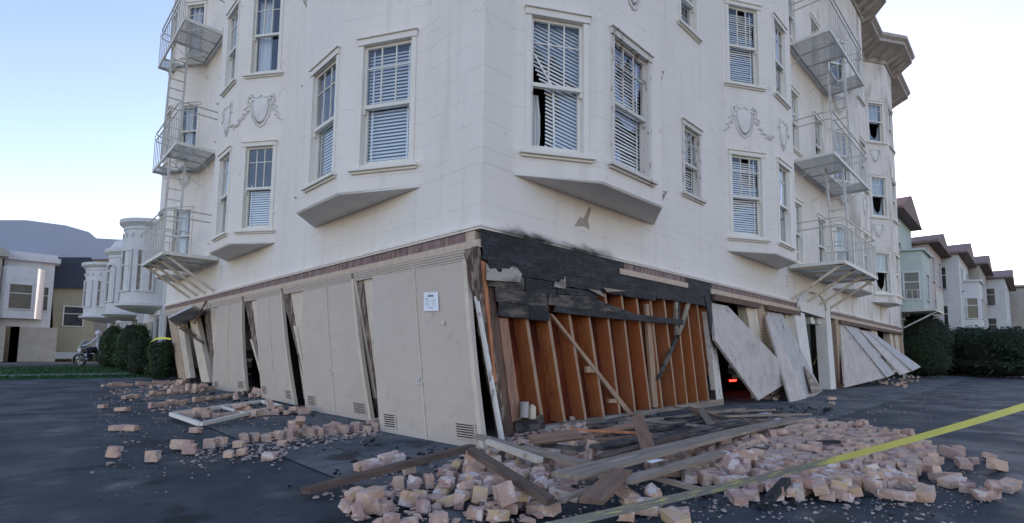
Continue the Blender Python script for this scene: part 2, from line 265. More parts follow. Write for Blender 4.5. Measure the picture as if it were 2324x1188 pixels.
# ------------------------------------------------------------------ object helpers
def tag(o, label=None, cat=None, group=None, kind=None):
    if label: o['label'] = label
    if cat: o['category'] = cat
    if group: o['group'] = group
    if kind: o['kind'] = kind
    return o
def link(name, me, mats, parent=None, smooth=False):
    o = bpy.data.objects.new(name, me)
    for mm in (mats if isinstance(mats, (list, tuple)) else [mats]): me.materials.append(mm)
    COL.objects.link(o)
    if parent is not None: o.parent = parent
    if smooth:
        for p in me.polygons: p.use_smooth = True
    return o
class MB:
    def __init__(s): s.v = []; s.f = []; s.uv = []; s.mi = []
    def face(s, pts, uv=None, mi=0):
        i = len(s.v); s.v += [tuple(p) for p in pts]; s.f.append(tuple(range(i, i + len(pts)))); s.uv.append(uv); s.mi.append(mi)
    def hexa(s, b, t, mi=0):                      # b, t: matching loops of n points
        n = len(b); i = len(s.v); s.v += [tuple(p) for p in b] + [tuple(p) for p in t]
        s.f.append(tuple(range(i + n - 1, i - 1, -1))); s.f.append(tuple(range(i + n, i + 2 * n)))
        for k in range(n): s.f.append((i + k, i + (k + 1) % n, i + n + (k + 1) % n, i + n + k))
        s.uv += [None] * (n + 2); s.mi += [mi] * (n + 2)
    def box(s, c, d, rot=None, mi=0):
        c = Vector(c); h = Vector(d) / 2; P = []
        for z in (-1, 1):
            for x, y in ((-1, -1), (1, -1), (1, 1), (-1, 1)):
                v = Vector((x * h.x, y * h.y, z * h.z))
                if rot is not None: v = rot @ v
                P.append(c + v)
        s.hexa(P[:4], P[4:], mi)
    def bar(s, a, b, w, h, up=Vector((0, 0, 1)), mi=0):
        a = Vector(a); b = Vector(b); t = (b - a).normalized()
        sd = t.cross(up)
        if sd.length < 1e-4: sd = t.cross(Vector((1, 0, 0)))
        sd.normalize(); u = sd.cross(t).normalized()
        q = [(-w / 2, -h / 2), (w / 2, -h / 2), (w / 2, h / 2), (-w / 2, h / 2)]
        s.hexa([a + sd * x + u * y for x, y in q], [b + sd * x + u * y for x, y in q], mi)
    def tube(s, pts, r, n=6, mi=0, cap=True):
        pts = [Vector(p) for p in pts]; rings = []
        for k, p in enumerate(pts):
            t = (pts[min(k + 1, len(pts) - 1)] - pts[max(k - 1, 0)]).normalized()
            a = t.cross(Vector((0.13, 0.27, 0.95))).normalized(); b = a.cross(t)
            rr = r[k] if isinstance(r, (list, tuple)) else r
            rings.append([p + (a * math.cos(2 * math.pi * i / n) + b * math.sin(2 * math.pi * i / n)) * rr for i in range(n)])
        i0 = len(s.v)
        for rg in rings: s.v += [tuple(q) for q in rg]
        for k in range(len(rings) - 1):
            for i in range(n):
                j = (i + 1) % n; s.f.append((i0 + k * n + i, i0 + k * n + j, i0 + (k + 1) * n + j, i0 + (k + 1) * n + i)); s.uv.append(None); s.mi.append(mi)
        if cap:
            s.f.append(tuple(i0 + i for i in range(n - 1, -1, -1))); s.f.append(tuple(i0 + (len(rings) - 1) * n + i for i in range(n))); s.uv += [None] * 2; s.mi += [mi] * 2
    def prism(s, poly, off, mi=0):                # any planar loop extruded by off
        off = Vector(off); P = [Vector(p) for p in poly]; s.hexa(P, [p + off for p in P], mi)
    def blob(s, c, r, n=8, m_=5, jit=0.0, mi=0, sc=(1, 1, 1)):
        c = Vector(c); i0 = len(s.v)
        s.v.append(tuple(c + Vector((0, 0, r * sc[2])))); 
        for k in range(1, m_):
            th = math.pi * k / m_
            for i in range(n):
                ph = 2 * math.pi * i / n; q = r * (1 + random.uniform(-jit, jit))
                s.v.append(tuple(c + Vector((q * math.sin(th) * math.cos(ph) * sc[0], q * math.sin(th) * math.sin(ph) * sc[1], q * math.cos(th) * sc[2]))))
        s.v.append(tuple(c - Vector((0, 0, r * sc[2])))); last = len(s.v) - 1
        def add(f): s.f.append(f); s.uv.append(None); s.mi.append(mi)
        for i in range(n):
            j = (i + 1) % n; add((i0, i0 + 1 + i, i0 + 1 + j))
            for k in range(m_ - 2): add((i0 + 1 + k * n + i, i0 + 1 + (k + 1) * n + i, i0 + 1 + (k + 1) * n + j, i0 + 1 + k * n + j))
            add((last, i0 + 1 + (m_ - 2) * n + j, i0 + 1 + (m_ - 2) * n + i))
    def build(s, name, mats, parent=None, smooth=False, bevel=0, off=None, fixn=True):
        me = bpy.data.meshes.new(name)
        v = s.v if off is None else [tuple(Vector(p) - Vector(off)) for p in s.v]
        me.from_pydata(v, [], s.f)
        if any(u for u in s.uv):
            ul = me.uv_layers.new(name='UVMap')
            for p, u in zip(me.polygons, s.uv):
                for k, li in enumerate(p.loop_indices): ul.data[li].uv = u[k] if u else (0, 0)
        for p, i in zip(me.polygons, s.mi): p.material_index = i
        if fixn or bevel:
            bm = bmesh.new(); bm.from_mesh(me)
            if bevel: bmesh.ops.bevel(bm, geom=list(bm.edges), offset=bevel, segments=1, affect='EDGES')
            if fixn: bmesh.ops.recalc_face_normals(bm, faces=bm.faces)
            bm.to_mesh(me); bm.free()
        me.update()
        return link(name, me, mats, parent, smooth)
def empty(name, loc=(0, 0, 0), rz=0.0, **kw):
    o = bpy.data.objects.new(name, None); COL.objects.link(o); o.location = loc; o.rotation_euler = (0, 0, rz)
    o.empty_display_size = 0.1
    return tag(o, **kw)

# ------------------------------------------------------------------ ground
def gmat_dark(name, ca, cb, joints=None, cc=(0.006, 0.008, 0.012)):
    m = mat(name, ca, cb, 0.9, 0.6, 0.5, 45, det=8, stretch=(1, 1, 1), lo=0.38, hi=0.62, spec=0.35)
    n, l = nodes(m); b = n['Principled BSDF']
    src = b.inputs['Base Color'].links[0].from_socket
    tc = n.new('ShaderNodeTexCoord')
    def noise(sc, d, st=(1, 1, 1)):
        mp = n.new('ShaderNodeMapping'); mp.inputs['Scale'].default_value = st; l.new(tc.outputs['Object'], mp.inputs[0])
        t = n.new('ShaderNodeTexNoise'); t.inputs['Scale'].default_value = sc; t.inputs['Detail'].default_value = d; l.new(mp.outputs[0], t.inputs[0]); return t.outputs[0]
    def mix(f, a, c, lo, hi, mx=1.0):
        r = n.new('ShaderNodeMapRange'); r.interpolation_type = 'SMOOTHSTEP'; r.inputs[1].default_value = lo; r.inputs[2].default_value = hi; r.inputs[4].default_value = mx; l.new(f, r.inputs[0])
        q = n.new('ShaderNodeMix'); q.data_type = 'RGBA'; l.new(r.outputs[0], q.inputs[0]); l.new(a, q.inputs[6]); q.inputs[7].default_value = (*c, 1); return q.outputs[2]
    c = mix(noise(1.6, 9), src, cc, 0.56, 0.64, 0.9)            # oily stains
    c = mix(noise(26, 3), c, (0.22, 0.19, 0.17), 0.70, 0.76, 0.7)      # mortar dust specks
    c = mix(noise(2.0, 9), c, (0.19, 0.175, 0.165), 0.54, 0.74, 0.6)
    c = mix(noise(9, 10), c, (0.012, 0.018, 0.026), 0.56, 0.70, 0.55)
    c = mix(noise(110, 2), c, (0.10, 0.11, 0.12), 0.60, 0.70, 0.5)
    c = mix(noise(170, 2), c, (0.008, 0.010, 0.013), 0.58, 0.68, 0.6)
    if joints:
        br = n.new('ShaderNodeTexBrick'); br.offset = 0; br.inputs['Scale'].default_value = 1
        br.inputs['Brick Width'].default_value = joints[0]; br.inputs['Row Height'].default_value = joints[1]; br.inputs['Mortar Size'].default_value = 0.008
        mp = n.new('ShaderNodeMapping'); mp.inputs['Location'].default_value = (joints[2], joints[3], 0); l.new(tc.outputs['Object'], mp.inputs[0]); l.new(mp.outputs[0], br.inputs[0])
        q = n.new('ShaderNodeMix'); q.data_type = 'RGBA'; l.new(br.outputs[1], q.inputs[0]); l.new(c, q.inputs[6]); q.inputs[7].default_value = (0.012, 0.012, 0.014, 1); c = q.outputs[2]
    l.new(c, b.inputs['Base Color'])
    rn = n.new('ShaderNodeMapRange'); rn.inputs[1].default_value = 0.35; rn.inputs[2].default_value = 0.65; rn.inputs[3].default_value = 0.58; rn.inputs[4].default_value = 0.9
    l.new(noise(1.1, 6), rn.inputs[0]); l.new(rn.outputs[0], b.inputs['Roughness'])
    return m
M['asphalt'] = gmat_dark('dark_asphalt', (0.042, 0.056, 0.070), (0.020, 0.031, 0.044))
M['concrete'] = gmat_dark('stained_pavement', (0.135, 0.145, 0.152), (0.062, 0.076, 0.090), joints=(1.1, 1.1, 0.25, 0.12), cc=(0.014, 0.016, 0.022))
M['grass'] = mat('lawn_green', (0.02, 0.065, 0.02), (0.035, 0.10, 0.03), 12, 0.9, 0.5, 60)
M['path'] = mat('pale_path', (0.20, 0.20, 0.21), (0.15, 0.15, 0.16), 5, 0.85)
GZ = -0.012
def sheet(name, x0, x1, y0, y1, z, m_, sub=1):
    b = MB()
    b.face([(x0, y0, z), (x1, y0, z), (x1, y1, z), (x0, y1, z)])
    o = b.build(name, m_, fixn=False); tag(o, kind='structure'); return o
sheet('ground', -600, 600, -600, 600, GZ - 0.012, M['asphalt'])
b = MB(); zz = GZ - 0.004
b.face([(-1.9, -2.1, zz), (60, -2.1, zz), (60, 0.6, zz), (0.6, 0.6, zz)]); b.face([(-1.9, -2.1, zz), (0.6, 0.6, zz), (0.6, 16.3, zz), (-1.9, 16.3, zz)])
tag(b.build('sidewalk', M['concrete'], fixn=False), kind='structure')

# ------------------------------------------------------------------ the damaged apartment building
BLD = empty('apartment_building', (0, 0, 0), label='big cream stuccoed apartment building leaning over its crushed brick and garage storey', cat='building')
ZB, ZT = 4.3 * K, 18.4 * K
path_s = [(0, 22.2), (0, 21.0), (-.83, 20.2), (-.83, 18.7), (0, 17.5), (0, 13.1), (-.83, 11.95), (-.83, 9.9), (0, 8.7), (0, 6.15), (-.83, 5.2), (-.83, 3.2), (0, 1.67), (0, 0),
          (.7, 0), (2.08, -.83), (4.16, -.83), (5.25, 0), (9.25, 0), (10.7, -.83), (12.65, -.83), (13.55, 0), (20.1, 0), (21.6, -.83), (23.7, -.83), (24.9, 0),
          (27.7, 0), (29.1, -.86), (31.0, -.86), (32.2, 0), (36.3, 0)]
PATH = [Vector((x * K, y * K)) for x, y in path_s]
FR = [0.0] + [0.2] * (len(PATH) - 2) + [0.0]; FR[13] = 0.02
holes = {i: [] for i in range(len(PATH) - 1)}
wins = []
def win(seg, s0, s1, z0, z1, zm, left=False, **kw):
    """seg: path segment; s measured (survey units) from the near end; left facades run towards the corner"""
    L = (PATH[seg + 1] - PATH[seg]).length
    a, c = s0 * K, s1 * K
    if left: a, c = L - c, L - a
    a = max(a, 0.1); c = min(c, L - 0.1)
    holes[seg].append((a, c, z0 * K, z1 * K)); wins.append((seg, a, c, z0 * K, z1 * K, zm * K, kw))
P1 = 4.58                      # storey pitch of the near bays (survey units)
def bay(segs, left, base, pitch, wide, narrow, n=3, kwB={}, kwA={}, kwC={}, h=2.5, m0=1.22):
    sB, sA, sC = segs
    for k in range(n):
        z0 = base + k * pitch
        if wide: win(sB, wide[0], wide[1], z0, z0 + h, z0 + m0, left, **kwB.get(k, kwB.get('*', {})))
        if narrow: win(sA, narrow[0], narrow[1], z0, z0 + h, z0 + m0, left, **kwA.get(k, kwA.get('*', {})))
        LC = (PATH[sC + 1] - PATH[sC]).length / K
        win(sC, .2, LC - .2, z0, z0 + h, z0 + m0, left, **kwC.get(k, {}))
bay((11, 10, 9), True, 4.72, P1, (.18, 1.36), (.2, 1.42), kwB={'*': dict(blind='full', tiltin=0)}, kwA={'*': dict(blind='lower')})
bay((7, 6, 5), True, 4.65, P1, (.1, 1.15), (.3, 1.42), kwB={0: dict(blind='lower'), '*': dict(curtain=1)}, kwA={'*': dict(curtain=1)})
bay((3, 2, 1), True, 4.65, 4.4, (.2, 1.15), (.2, 1.25), kwB={'*': dict(curtain=1)}, n=3, h=2.35)
bay((14, 15, 16), False, 4.7, P1, (.22, 1.32), (.27, 1.6), kwB={0: dict(blind='fallen', shards='B')}, kwA={0: dict(blind='full', shards='A', peel=1), '*': dict(blind='full')})
bay((18, 19, 20), False, 4.68, P1, (.14, 1.3), (.28, 1.4), kwB={'*': dict(blind='half', shards='C')}, kwA={'*': dict(curtain=1)})
bay((22, 23, 24), False, 4.75, 4.3, (.25, 1.3), (.5, 1.7), h=2.3, kwB={'*': dict(blue=1)})
bay((26, 27, 28), False, 4.72, 4.22, (.3, 1.4), (.3, 1.6), h=2.3, kwB={'*': dict(blue=1, shards='D')})
win(13 + 4, 6.68 - 5.25, 7.66 - 5.25, 5.36, 7.2, 6.2, blind='half', shards='E', peel=1)
win(17, 6.6 - 5.25, 7.62 - 5.25, 9.82, 11.7, 10.7, blind='half', shards='E')
for k in range(3):
    win(21, 15.25 - 13.55, 16.2 - 13.55, 4.75 + 4.33 * k, 7.1 + 4.33 * k, 5.9 + 4.33 * k, curtain=1)
    win(21, 18.2 - 13.55, 19.45 - 13.55, 4.75 + 4.33 * k, 7.1 + 4.33 * k, 5.9 + 4.33 * k, blue=1)
    win(4, 14.1 - 13.1, 15.1 - 13.1, 4.75 + 4.33 * k, 7.1 + 4.33 * k, 5.9 + 4.33 * k, True, blue=1)

def seg_frame(i):
    A, B = PATH[i], PATH[i + 1]; t = (B - A).normalized(); nrm = Vector((t.y, -t.x)); return A, t, nrm, (B - A).length
wall = MB(); U = 0.0
tr = []
for i in range(len(PATH)):
    if i in (0, len(PATH) - 1): tr.append(0); continue
    a = (PATH[i] - PATH[i - 1]).normalized(); c = (PATH[i + 1] - PATH[i]).normalized()
    ang = abs(a.angle(c)); tr.append(min(FR[i] * math.tan(ang / 2), 0.1))
for i in range(len(PATH) - 1):
    A, t, nrm, L = seg_frame(i)
    sb, se = tr[i], L - tr[i + 1]
    S_ = sorted({sb, se, *[h[0] for h in holes[i]], *[h[1] for h in holes[i]]})
    Z_ = sorted({ZB, ZT, *[h[2] for h in holes[i]], *[h[3] for h in holes[i]]})
    def P(s, z, d=0.0): q = A + t * s + nrm * d; return (q.x, q.y, z)
    for a, c in zip(S_, S_[1:]):
        for z0, z1 in zip(Z_, Z_[1:]):
            if any(h[0] - 1e-6 <= a and c <= h[1] + 1e-6 and h[2] - 1e-6 <= z0 and z1 <= h[3] + 1e-6 for h in holes[i]): continue
            wall.face([P(a, z0), P(c, z0), P(c, z1), P(a, z1)], [(U + a, z0), (U + c, z0), (U + c, z1), (U + a, z1)])
    for h in holes[i]:
        d = -0.16
        for q in ([(h[0], h[2]), (h[1], h[2])], [(h[1], h[2]), (h[1], h[3])], [(h[1], h[3]), (h[0], h[3])], [(h[0], h[3]), (h[0], h[2])]):
            wall.face([P(*q[0]), P(*q[1]), P(*q[1], d), P(*q[0], d)], [(0.3, 0.15)] * 4)
    U += L
    if 0 < i + 1 < len(PATH) - 1 and tr[i + 1] > 0:      # rounded corner
        V0 = PATH[i + 1]; a0 = V0 - t * tr[i + 1]; A2, t2, n2, L2 = seg_frame(i + 1); c0 = V0 + t2 * tr[i + 1]
        pts = []
        for k in range(7):
            w = k / 6; pts.append((a0 * (1 - w) ** 2 + V0 * 2 * w * (1 - w) + c0 * w * w))
        for k in range(6):
            p, q = pts[k], pts[k + 1]; u0 = U + (k / 6 - .5) * 2 * tr[i + 1]; u1 = U + ((k + 1) / 6 - .5) * 2 * tr[i + 1]
            wall.face([(p.x, p.y, ZB), (q.x, q.y, ZB), (q.x, q.y, ZT), (p.x, p.y, ZT)], [(u0, ZB), (u1, ZB), (u1, ZT), (u0, ZT)])
wall.build('wall', M['stucco'], BLD, fixn=False)
# flat wall under the bays, bay bottoms, back walls and roof
b = MB(); z0, z1 = 3.24 * K, ZB + 0.002
yend, xend = 22.2 * K, 36.3 * K
b.face([(0, yend, z0), (0, 0, z0), (0, 0, z1), (0, yend, z1)], [(-yend - .2, z0), (-.2, z0), (-.2, z1), (-yend - .2, z1)])
b.face([(0, 0, z0), (xend, 0, z0), (xend, 0, z1), (0, 0, z1)], [(-.2, z0), (xend - .2, z0), (xend - .2, z1), (-.2, z1)])
b.build('wall', M['stucco'], BLD, fixn=False)
b = MB()
for i in (1, 5, 9, 14, 18, 22, 26):
    q = [PATH[i + k] for k in range(4)]
    lo = [(p.x, p.y, ZB) for p in q]
    # softly rounded lower edge: a shallow skirt below each bay
    n1 = (PATH[i + 2] - PATH[i + 1]).normalized(); n1 = Vector((n1.y, -n1.x))
    b = MB(); b.hexa([(p.x - n1.x * .02 * (k in (1, 2)), p.y - n1.y * .02 * (k in (1, 2)), ZB - .025) for k, p in enumerate(q)], [(p.x, p.y, ZB + .001) for p in q])
    b.build('bay_underside', M['smooth'], BLD)
b = MB()
b.face([(0, yend, 0), (xend, yend, 0), (xend, yend, ZT), (0, yend, ZT)], [(0, 0), (1, 0), (1, 1), (0, 1)])
b.face([(xend, 0, 0), (xend, yend, 0), (xend, yend, ZT), (xend, 0, ZT)], [(0, 0), (1, 0), (1, 1), (0, 1)])
b.build('wall', M['stucco'], BLD, fixn=False)
b = MB(); b.face([(p.x, p.y, ZT) for p in PATH] + [(xend, yend, ZT)]); b.build('roof', M['smooth'], BLD, fixn=False)
# interior: floors and partitions that keep the rooms dark
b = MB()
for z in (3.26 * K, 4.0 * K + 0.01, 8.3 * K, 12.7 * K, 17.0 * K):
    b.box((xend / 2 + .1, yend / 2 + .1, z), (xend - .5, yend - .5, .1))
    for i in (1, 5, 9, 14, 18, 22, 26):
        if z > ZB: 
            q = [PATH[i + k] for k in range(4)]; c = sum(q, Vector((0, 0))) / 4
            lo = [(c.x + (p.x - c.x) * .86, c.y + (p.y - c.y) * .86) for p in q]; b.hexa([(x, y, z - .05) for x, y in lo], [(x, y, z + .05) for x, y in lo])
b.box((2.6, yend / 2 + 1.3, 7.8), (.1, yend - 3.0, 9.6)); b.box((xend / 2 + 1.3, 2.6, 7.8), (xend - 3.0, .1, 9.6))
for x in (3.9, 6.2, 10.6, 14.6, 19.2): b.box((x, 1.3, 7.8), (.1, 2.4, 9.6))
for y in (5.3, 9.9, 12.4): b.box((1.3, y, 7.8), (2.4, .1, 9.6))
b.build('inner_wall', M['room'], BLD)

# ---- mouldings and cornice
def offset_path(P, d):
    out = []
    for i, p in enumerate(P):
        a = (P[i] - P[i - 1]).normalized() if i else (P[1] - P[0]).normalized()
        c = (P[i + 1] - P[i]).normalized() if i < len(P) - 1 else a
        n1 = Vector((a.y, -a.x)); n2 = Vector((c.y, -c.x)); mm = (n1 + n2)
        mm = mm / max(mm.length_squared / 2, .3); out.append(p + mm * d)
    return out
def sweep(b, P, prof):            # prof: list of (d, z), closed
    rows = [[(q.x, q.y, z) for q in offset_path(P, d)] for d, z in prof]
    n = len(prof)
    for i in range(len(P) - 1):
        for k in range(n):
            j = (k + 1) % n; b.face([rows[k][i], rows[k][i + 1], rows[j][i + 1], rows[j][i]], [(0.3, .15)] * 4)
    b.face([rows[k][0] for k in range(n)], [(0.3, .15)] * n); b.face([rows[k][-1] for k in range(n)][::-1], [(0.3, .15)] * n)
flat = [Vector((0, yend)), Vector((0, 0)), Vector((xend, 0))]
b = MB(); sweep(b, flat, [(-.06, 3.215 * K), (.035, 3.215 * K), (.035, 3.245 * K), (.05, 3.25 * K), (.05, 3.285 * K), (.028, 3.30 * K), (.022, 3.35 * K), (-.06, 3.36 * K)])
b.build('belt_moulding', M['stucco'], BLD)
b = MB(); sweep(b, PATH, [(.0, ZT - .45), (.05, ZT - .45), (.07, ZT - .3), (.6, ZT - .05), (.72, ZT), (.72, ZT + .12), (.82, ZT + .2), (.82, ZT + .32), (0, ZT + .4)])
M['cornice'] = mat('weathered_cornice', (0.50, 0.45, 0.40), (0.38, 0.33, 0.29), 3, .8, .3, 40)
cor = b.build('cornice', M['cornice'], BLD)
op = offset_path(PATH, .33)
for i in range(len(PATH) - 1):
    A, t, nrm, L = seg_frame(i); n = max(1, int(L / .45))
    if i < 20 and i > 4: continue
    for k in range(n):
        s = (k + .5) * L / n; q = A + t * s; u = Vector((nrm.x, nrm.y, 0)); q3 = Vector((q.x, q.y, ZT - .22))
        b = MB(); b.hexa([q3 + Vector((t.x, t.y, 0)) * x + u * d + Vector((0, 0, z)) for x, d, z in ((-.07, .05, -.2), (.07, .05, -.2), (.07, .3, -.05), (-.07, .3, -.05))],
               [q3 + Vector((t.x, t.y, 0)) * x + u * d + Vector((0, 0, z)) for x, d, z in ((-.07, .05, .02), (.07, .05, .02), (.07, .55, .12), (-.07, .55, .12))]); b.build('bracket', M['cornice'], cor)

# ---- windows
SH = {   # surviving glass, in pane coordinates (u to the right, v up)
 'Au': [[(0, 1), (0, .45), (.16, .5), (.2, .8), (.33, .62), (.36, 1)], [(.33, 1), (.36, .66), (.5, .9), (.62, .7), (.66, 1)], [(.66, 1), (.68, .35), (.75, .2), (.85, .5), (1, .4), (1, .62), (.86, .86), (.9, 1)], [(0, 0), (.6, 0), (.45, .25), (.3, .12), (.15, .4), (0, .3)]],
 'Al': [[(0, 0), (.4, 0), (.3, .3), (.22, .22), (.12, .5), (0, .35)], [(0, 1), (0, .8), (.3, .85), (.55, .7), (.8, .8), (1, .6), (1, 1)]],
 'Bu': [[(0, 1), (0, .52), (.12, .55), (.3, .35), (.45, .5), (.66, .2), (1, 0), (1, 1)]],
 'Bl': [[(1, 0), (1, 1), (.55, 1), (.62, .6), (.5, .3), (.45, 0)]],
 'Cu': [[(0, 0), (0, 1), (.3, 1), (.36, .6), (.3, 0)], [(.65, 1), (1, 1), (1, .5), (.7, .7)], [(.36, 0), (.4, .3), (.66, .2), (1, .3), (1, 0)]],
 'Cl': [[(0, 0), (1, 0), (1, .5), (.85, .75), (.5, .85), (.2, .6), (0, .7)]],
 'Dl': [[(0, 0), (1, 0), (1, .8), (.8, .75), (.7, .3), (.5, .12), (.25, .35), (.15, .85), (0, .9)], [(0, 1), (0, .9), (.4, 1)], [(1, 1), (.7, 1), (1, .85)]],
 'Eu': [[(0, 0), (0, 1), (.33, 1), (.3, .5), (.4, .2), (.33, 0)], [(.66, 0), (1, 0), (1, .6), (.8, .5), (.7, .8)], [(.35, 1), (.66, 1), (.5, .7)]],
 'El': [[(.1, 0), (.5, 0), (.35, .25), (.25, .12)], [(0, 1), (.3, 1), (0, .8)]],
}
def make_window(seg, a, c, z0, z1, zm, blind=None, curtain=0, shards=None, blue=0, peel=0, tiltin=1):
    A, t, nrm, L = seg_frame(seg); t3 = Vector((t.x, t.y, 0)); n3 = Vector((nrm.x, nrm.y, 0))
    mid = A + t * ((a + c) / 2); O = Vector((mid.x, mid.y, z0))
    def P(s, z, d): return t3 * (s - (a + c) / 2) + n3 * d + Vector((0, 0, z - z0))
    def bx(b, s0, s1, za, zb, d0, d1, mi=0):
        b.hexa([P(s0, za, d0), P(s1, za, d0), P(s1, za, d1), P(s0, za, d1)], [P(s0, zb, d0), P(s1, zb, d0), P(s1, zb, d1), P(s0, zb, d1)], mi)
    w = .055
    trim = M['peel'] if peel else M['trim']
    b = MB(); o_ = .018
    bx(b, a - o_, a + w, z0 + .001, z1 - w, -.12, .018); bx(b, c - w, c + o_, z0 + .001, z1 - w, -.12, .018)
    bx(b, a - o_ - .01, c + o_ + .01, z1 - w + .001, z1 + .03, -.12, .035); bx(b, a - o_ - .025, c + o_ + .025, z1 + .031, z1 + .05, -.02, .06)
    bx(b, a + w + .001, c - w - .001, z0 + .001, z0 + .045, -.12, .008)
    W_ = b.build('window', trim, BLD); W_.location = O
    b = MB(); bx(b, a - .09, c + .09, z0 - .045, z0 - .0005, -.05, .075); bx(b, a - .07, c + .07, z0 - .075, z0 - .046, -.03, .035)
    b.build('sill', trim, W_)
    a1, c1 = a + w + .002, c - w - .002; zt = z1 - w - .002; zb = z0 + .047
    # upper sash with six lights, in front; lower sash behind
    b = MB(); f = .035
    bx(b, a1, a1 + f, zm, zt, -.075, -.035); bx(b, c1 - f, c1, zm, zt, -.075, -.035); bx(b, a1 + f, c1 - f, zt - f, zt, -.075, -.035)
    bx(b, a1 - .004, c1 + .004, zm - .03, zm + .02, -.078, -.022)
    for s in (a1 - .003, c1 - f + .003): bx(b, s, s + f, zm - .1, zm - .031, -.07, -.03)
    ws = (c1 - a1 - 2 * f) / 3
    for k in (1, 2): bx(b, a1 + f + ws * k - .008, a1 + f + ws * k + .008, zm + .02, zt - f, -.066, -.044)
    zmu = zt - f - (zt - f - zm) * .34
    for k in range(3): bx(b, a1 + f + ws * k + (.008 if k else 0), a1 + f + ws * (k + 1) - (.008 if k < 2 else 0), zmu - .008, zmu + .008, -.066, -.044)
    b.build('sash', trim, W_)
    b = MB()
    bx(b, a1, a1 + f + .01, zb, zm - .03, -.115, -.079); bx(b, c1 - f - .01, c1, zb, zm - .03, -.115, -.079); bx(b, a1 + f + .01, c1 - f - .01, zb, zb + .07, -.115, -.079)
    b.build('sash', trim, W_)
    gm = M['glassb'] if blue else M['glass']
    def pane(s0, s1, za, zb_, d, key):
        b = MB()
        for poly in (SH[key] if key in SH else [[(0, 0), (1, 0), (1, 1), (0, 1)]]):
            b.face([P(s0 + (s1 - s0) * u, za + (zb_ - za) * v, d) for u, v in poly])
        b.build('pane', gm, W_, fixn=False)
    sh = shards or ''
    pane(a1 + .01, c1 - .01, zm, zt - .01, -.055, sh + 'u'); pane(a1 + .02, c1 - .02, zb + .03, zm - .01, -.097, sh + 'l')
    # blinds and curtains
    if blind:
        b = MB(); sp = .049; d = -.145; s0, s1 = a1 + .01, c1 - .01
        if blind == 'fallen':
            # the slats hang skewed from the right end; the left end has dropped
            k = 0; sl_ = .36; w_ = s1 - s0
            while k < 80:
                zr = zt - .03 - k * sp * 1.02; k += 1
                f_ = min(1, max(0, (zt - .42 - zr - sl_ * w_) / .45)); sk_ = s0 + .33 * w_ * f_
                sa = max(sk_, s1 - (zt - .02 - zr) / sl_); za = zr + sl_ * (s1 - sa)
                if za < zb + .12: break
                se = s1; ze = zr
                if zr < zb: se = s1 - (zb - zr) / sl_; ze = zb
                if se - sa < .05: continue
                b.bar(P(sa, za, d), P(se, ze, d), .036, .003, up=(n3 * .9 + Vector((0, 0, .42))))
            b.tube([P(s0 + .32 * w_, zb + .11, d), P(s0 + .62 * w_, zb + .0, d)], .013)
            b.bar(P(s0 + .5 * w_, zb + .04, d + .03), P(s0 + .47 * w_, zm + .03, d + .03), .024, .002, up=n3); b.bar(P(s0 + .47 * w_, zm + .03, d + .03), P(s0 + .08 * w_, zt - .42, d + .03), .024, .002, up=n3)
            b.build('blind', M['blind'], W_)
            b = MB(); n = 14
            for k in range(n):
                u0, u1 = k / n, (k + 1) / n; f0 = lambda u: .014 * math.sin(u * 34)
                wv = lambda v: .17 + .06 * math.sin(v * 2.5) + .06 * (1 - v) 
                for v0, v1 in ((0, .33), (.33, .66), (.66, 1)):
                    hh = (zm - .05 - zb); ww = (s1 - s0)
                    b.face([P(s0 + wv(v0) * u0 * ww, zb + v0 * hh, d - .06 + f0(u0)), P(s0 + wv(v0) * u1 * ww, zb + v0 * hh, d - .06 + f0(u1)), P(s0 + wv(v1) * u1 * ww, zb + v1 * hh, d - .06 + f0(u1)), P(s0 + wv(v1) * u0 * ww, zb + v1 * hh, d - .06 + f0(u0))])
            b.build('curtain', M['curtain'], W_, fixn=False)
        else:
            zlo = zb + .02; zhi = zt - .01
            if blind == 'lower': zhi = zm + (0.1)
            if blind == 'half': zlo = zb + .1
            n = int((zhi - zlo) / sp)
            for k in range(n):
                z = zlo + k * sp; j = random.uniform(-.03, .03) if shards else 0
                b.bar(P(s0, z + j * .3, d), P(s1, z - j * .3, d), .036, .003, up=(n3 * (.92 if tiltin else .7) + Vector((0, 0, .4 + j * 3))))
            for s in (.12, .88): b.bar(P(s0 + s * (s1 - s0), zlo, d + .027), P(s0 + s * (s1 - s0), zhi, d + .027), .025, .002, up=n3)
            b.bar(P(s0, zlo - .02, d), P(s1, zlo - .02, d), .05, .02)
            b.build('blind', M['blind'], W_)
    if curtain or blue:
        b = MB(); n = 36; parts = ((0, .55),) if curtain else ((0, 1),)
        rr = random.uniform(.45, .7)
        for u0_, u1_ in (((0, rr),) if curtain else ((0, 1),)):
            for k in range(n):
                u0, u1 = u0_ + (u1_ - u0_) * k / n, u0_ + (u1_ - u0_) * (k + 1) / n; fz = lambda u: .015 * math.sin(u * 60) + .008 * math.sin(u * 23)
                zl = zb if curtain else zm + random.choice((-.2, .0, .1)) * 0
                b.face([P(a1 + (c1 - a1) * u0, zl, -.2 + fz(u0)), P(a1 + (c1 - a1) * u1, zl, -.2 + fz(u1)), P(a1 + (c1 - a1) * u1, zt, -.2 + fz(u1)), P(a1 + (c1 - a1) * u0, zt, -.2 + fz(u0))])
        b.build('curtain', M['curtain'], W_, fixn=False)
    return W_
for w in wins: make_window(*w[:6], **w[6])

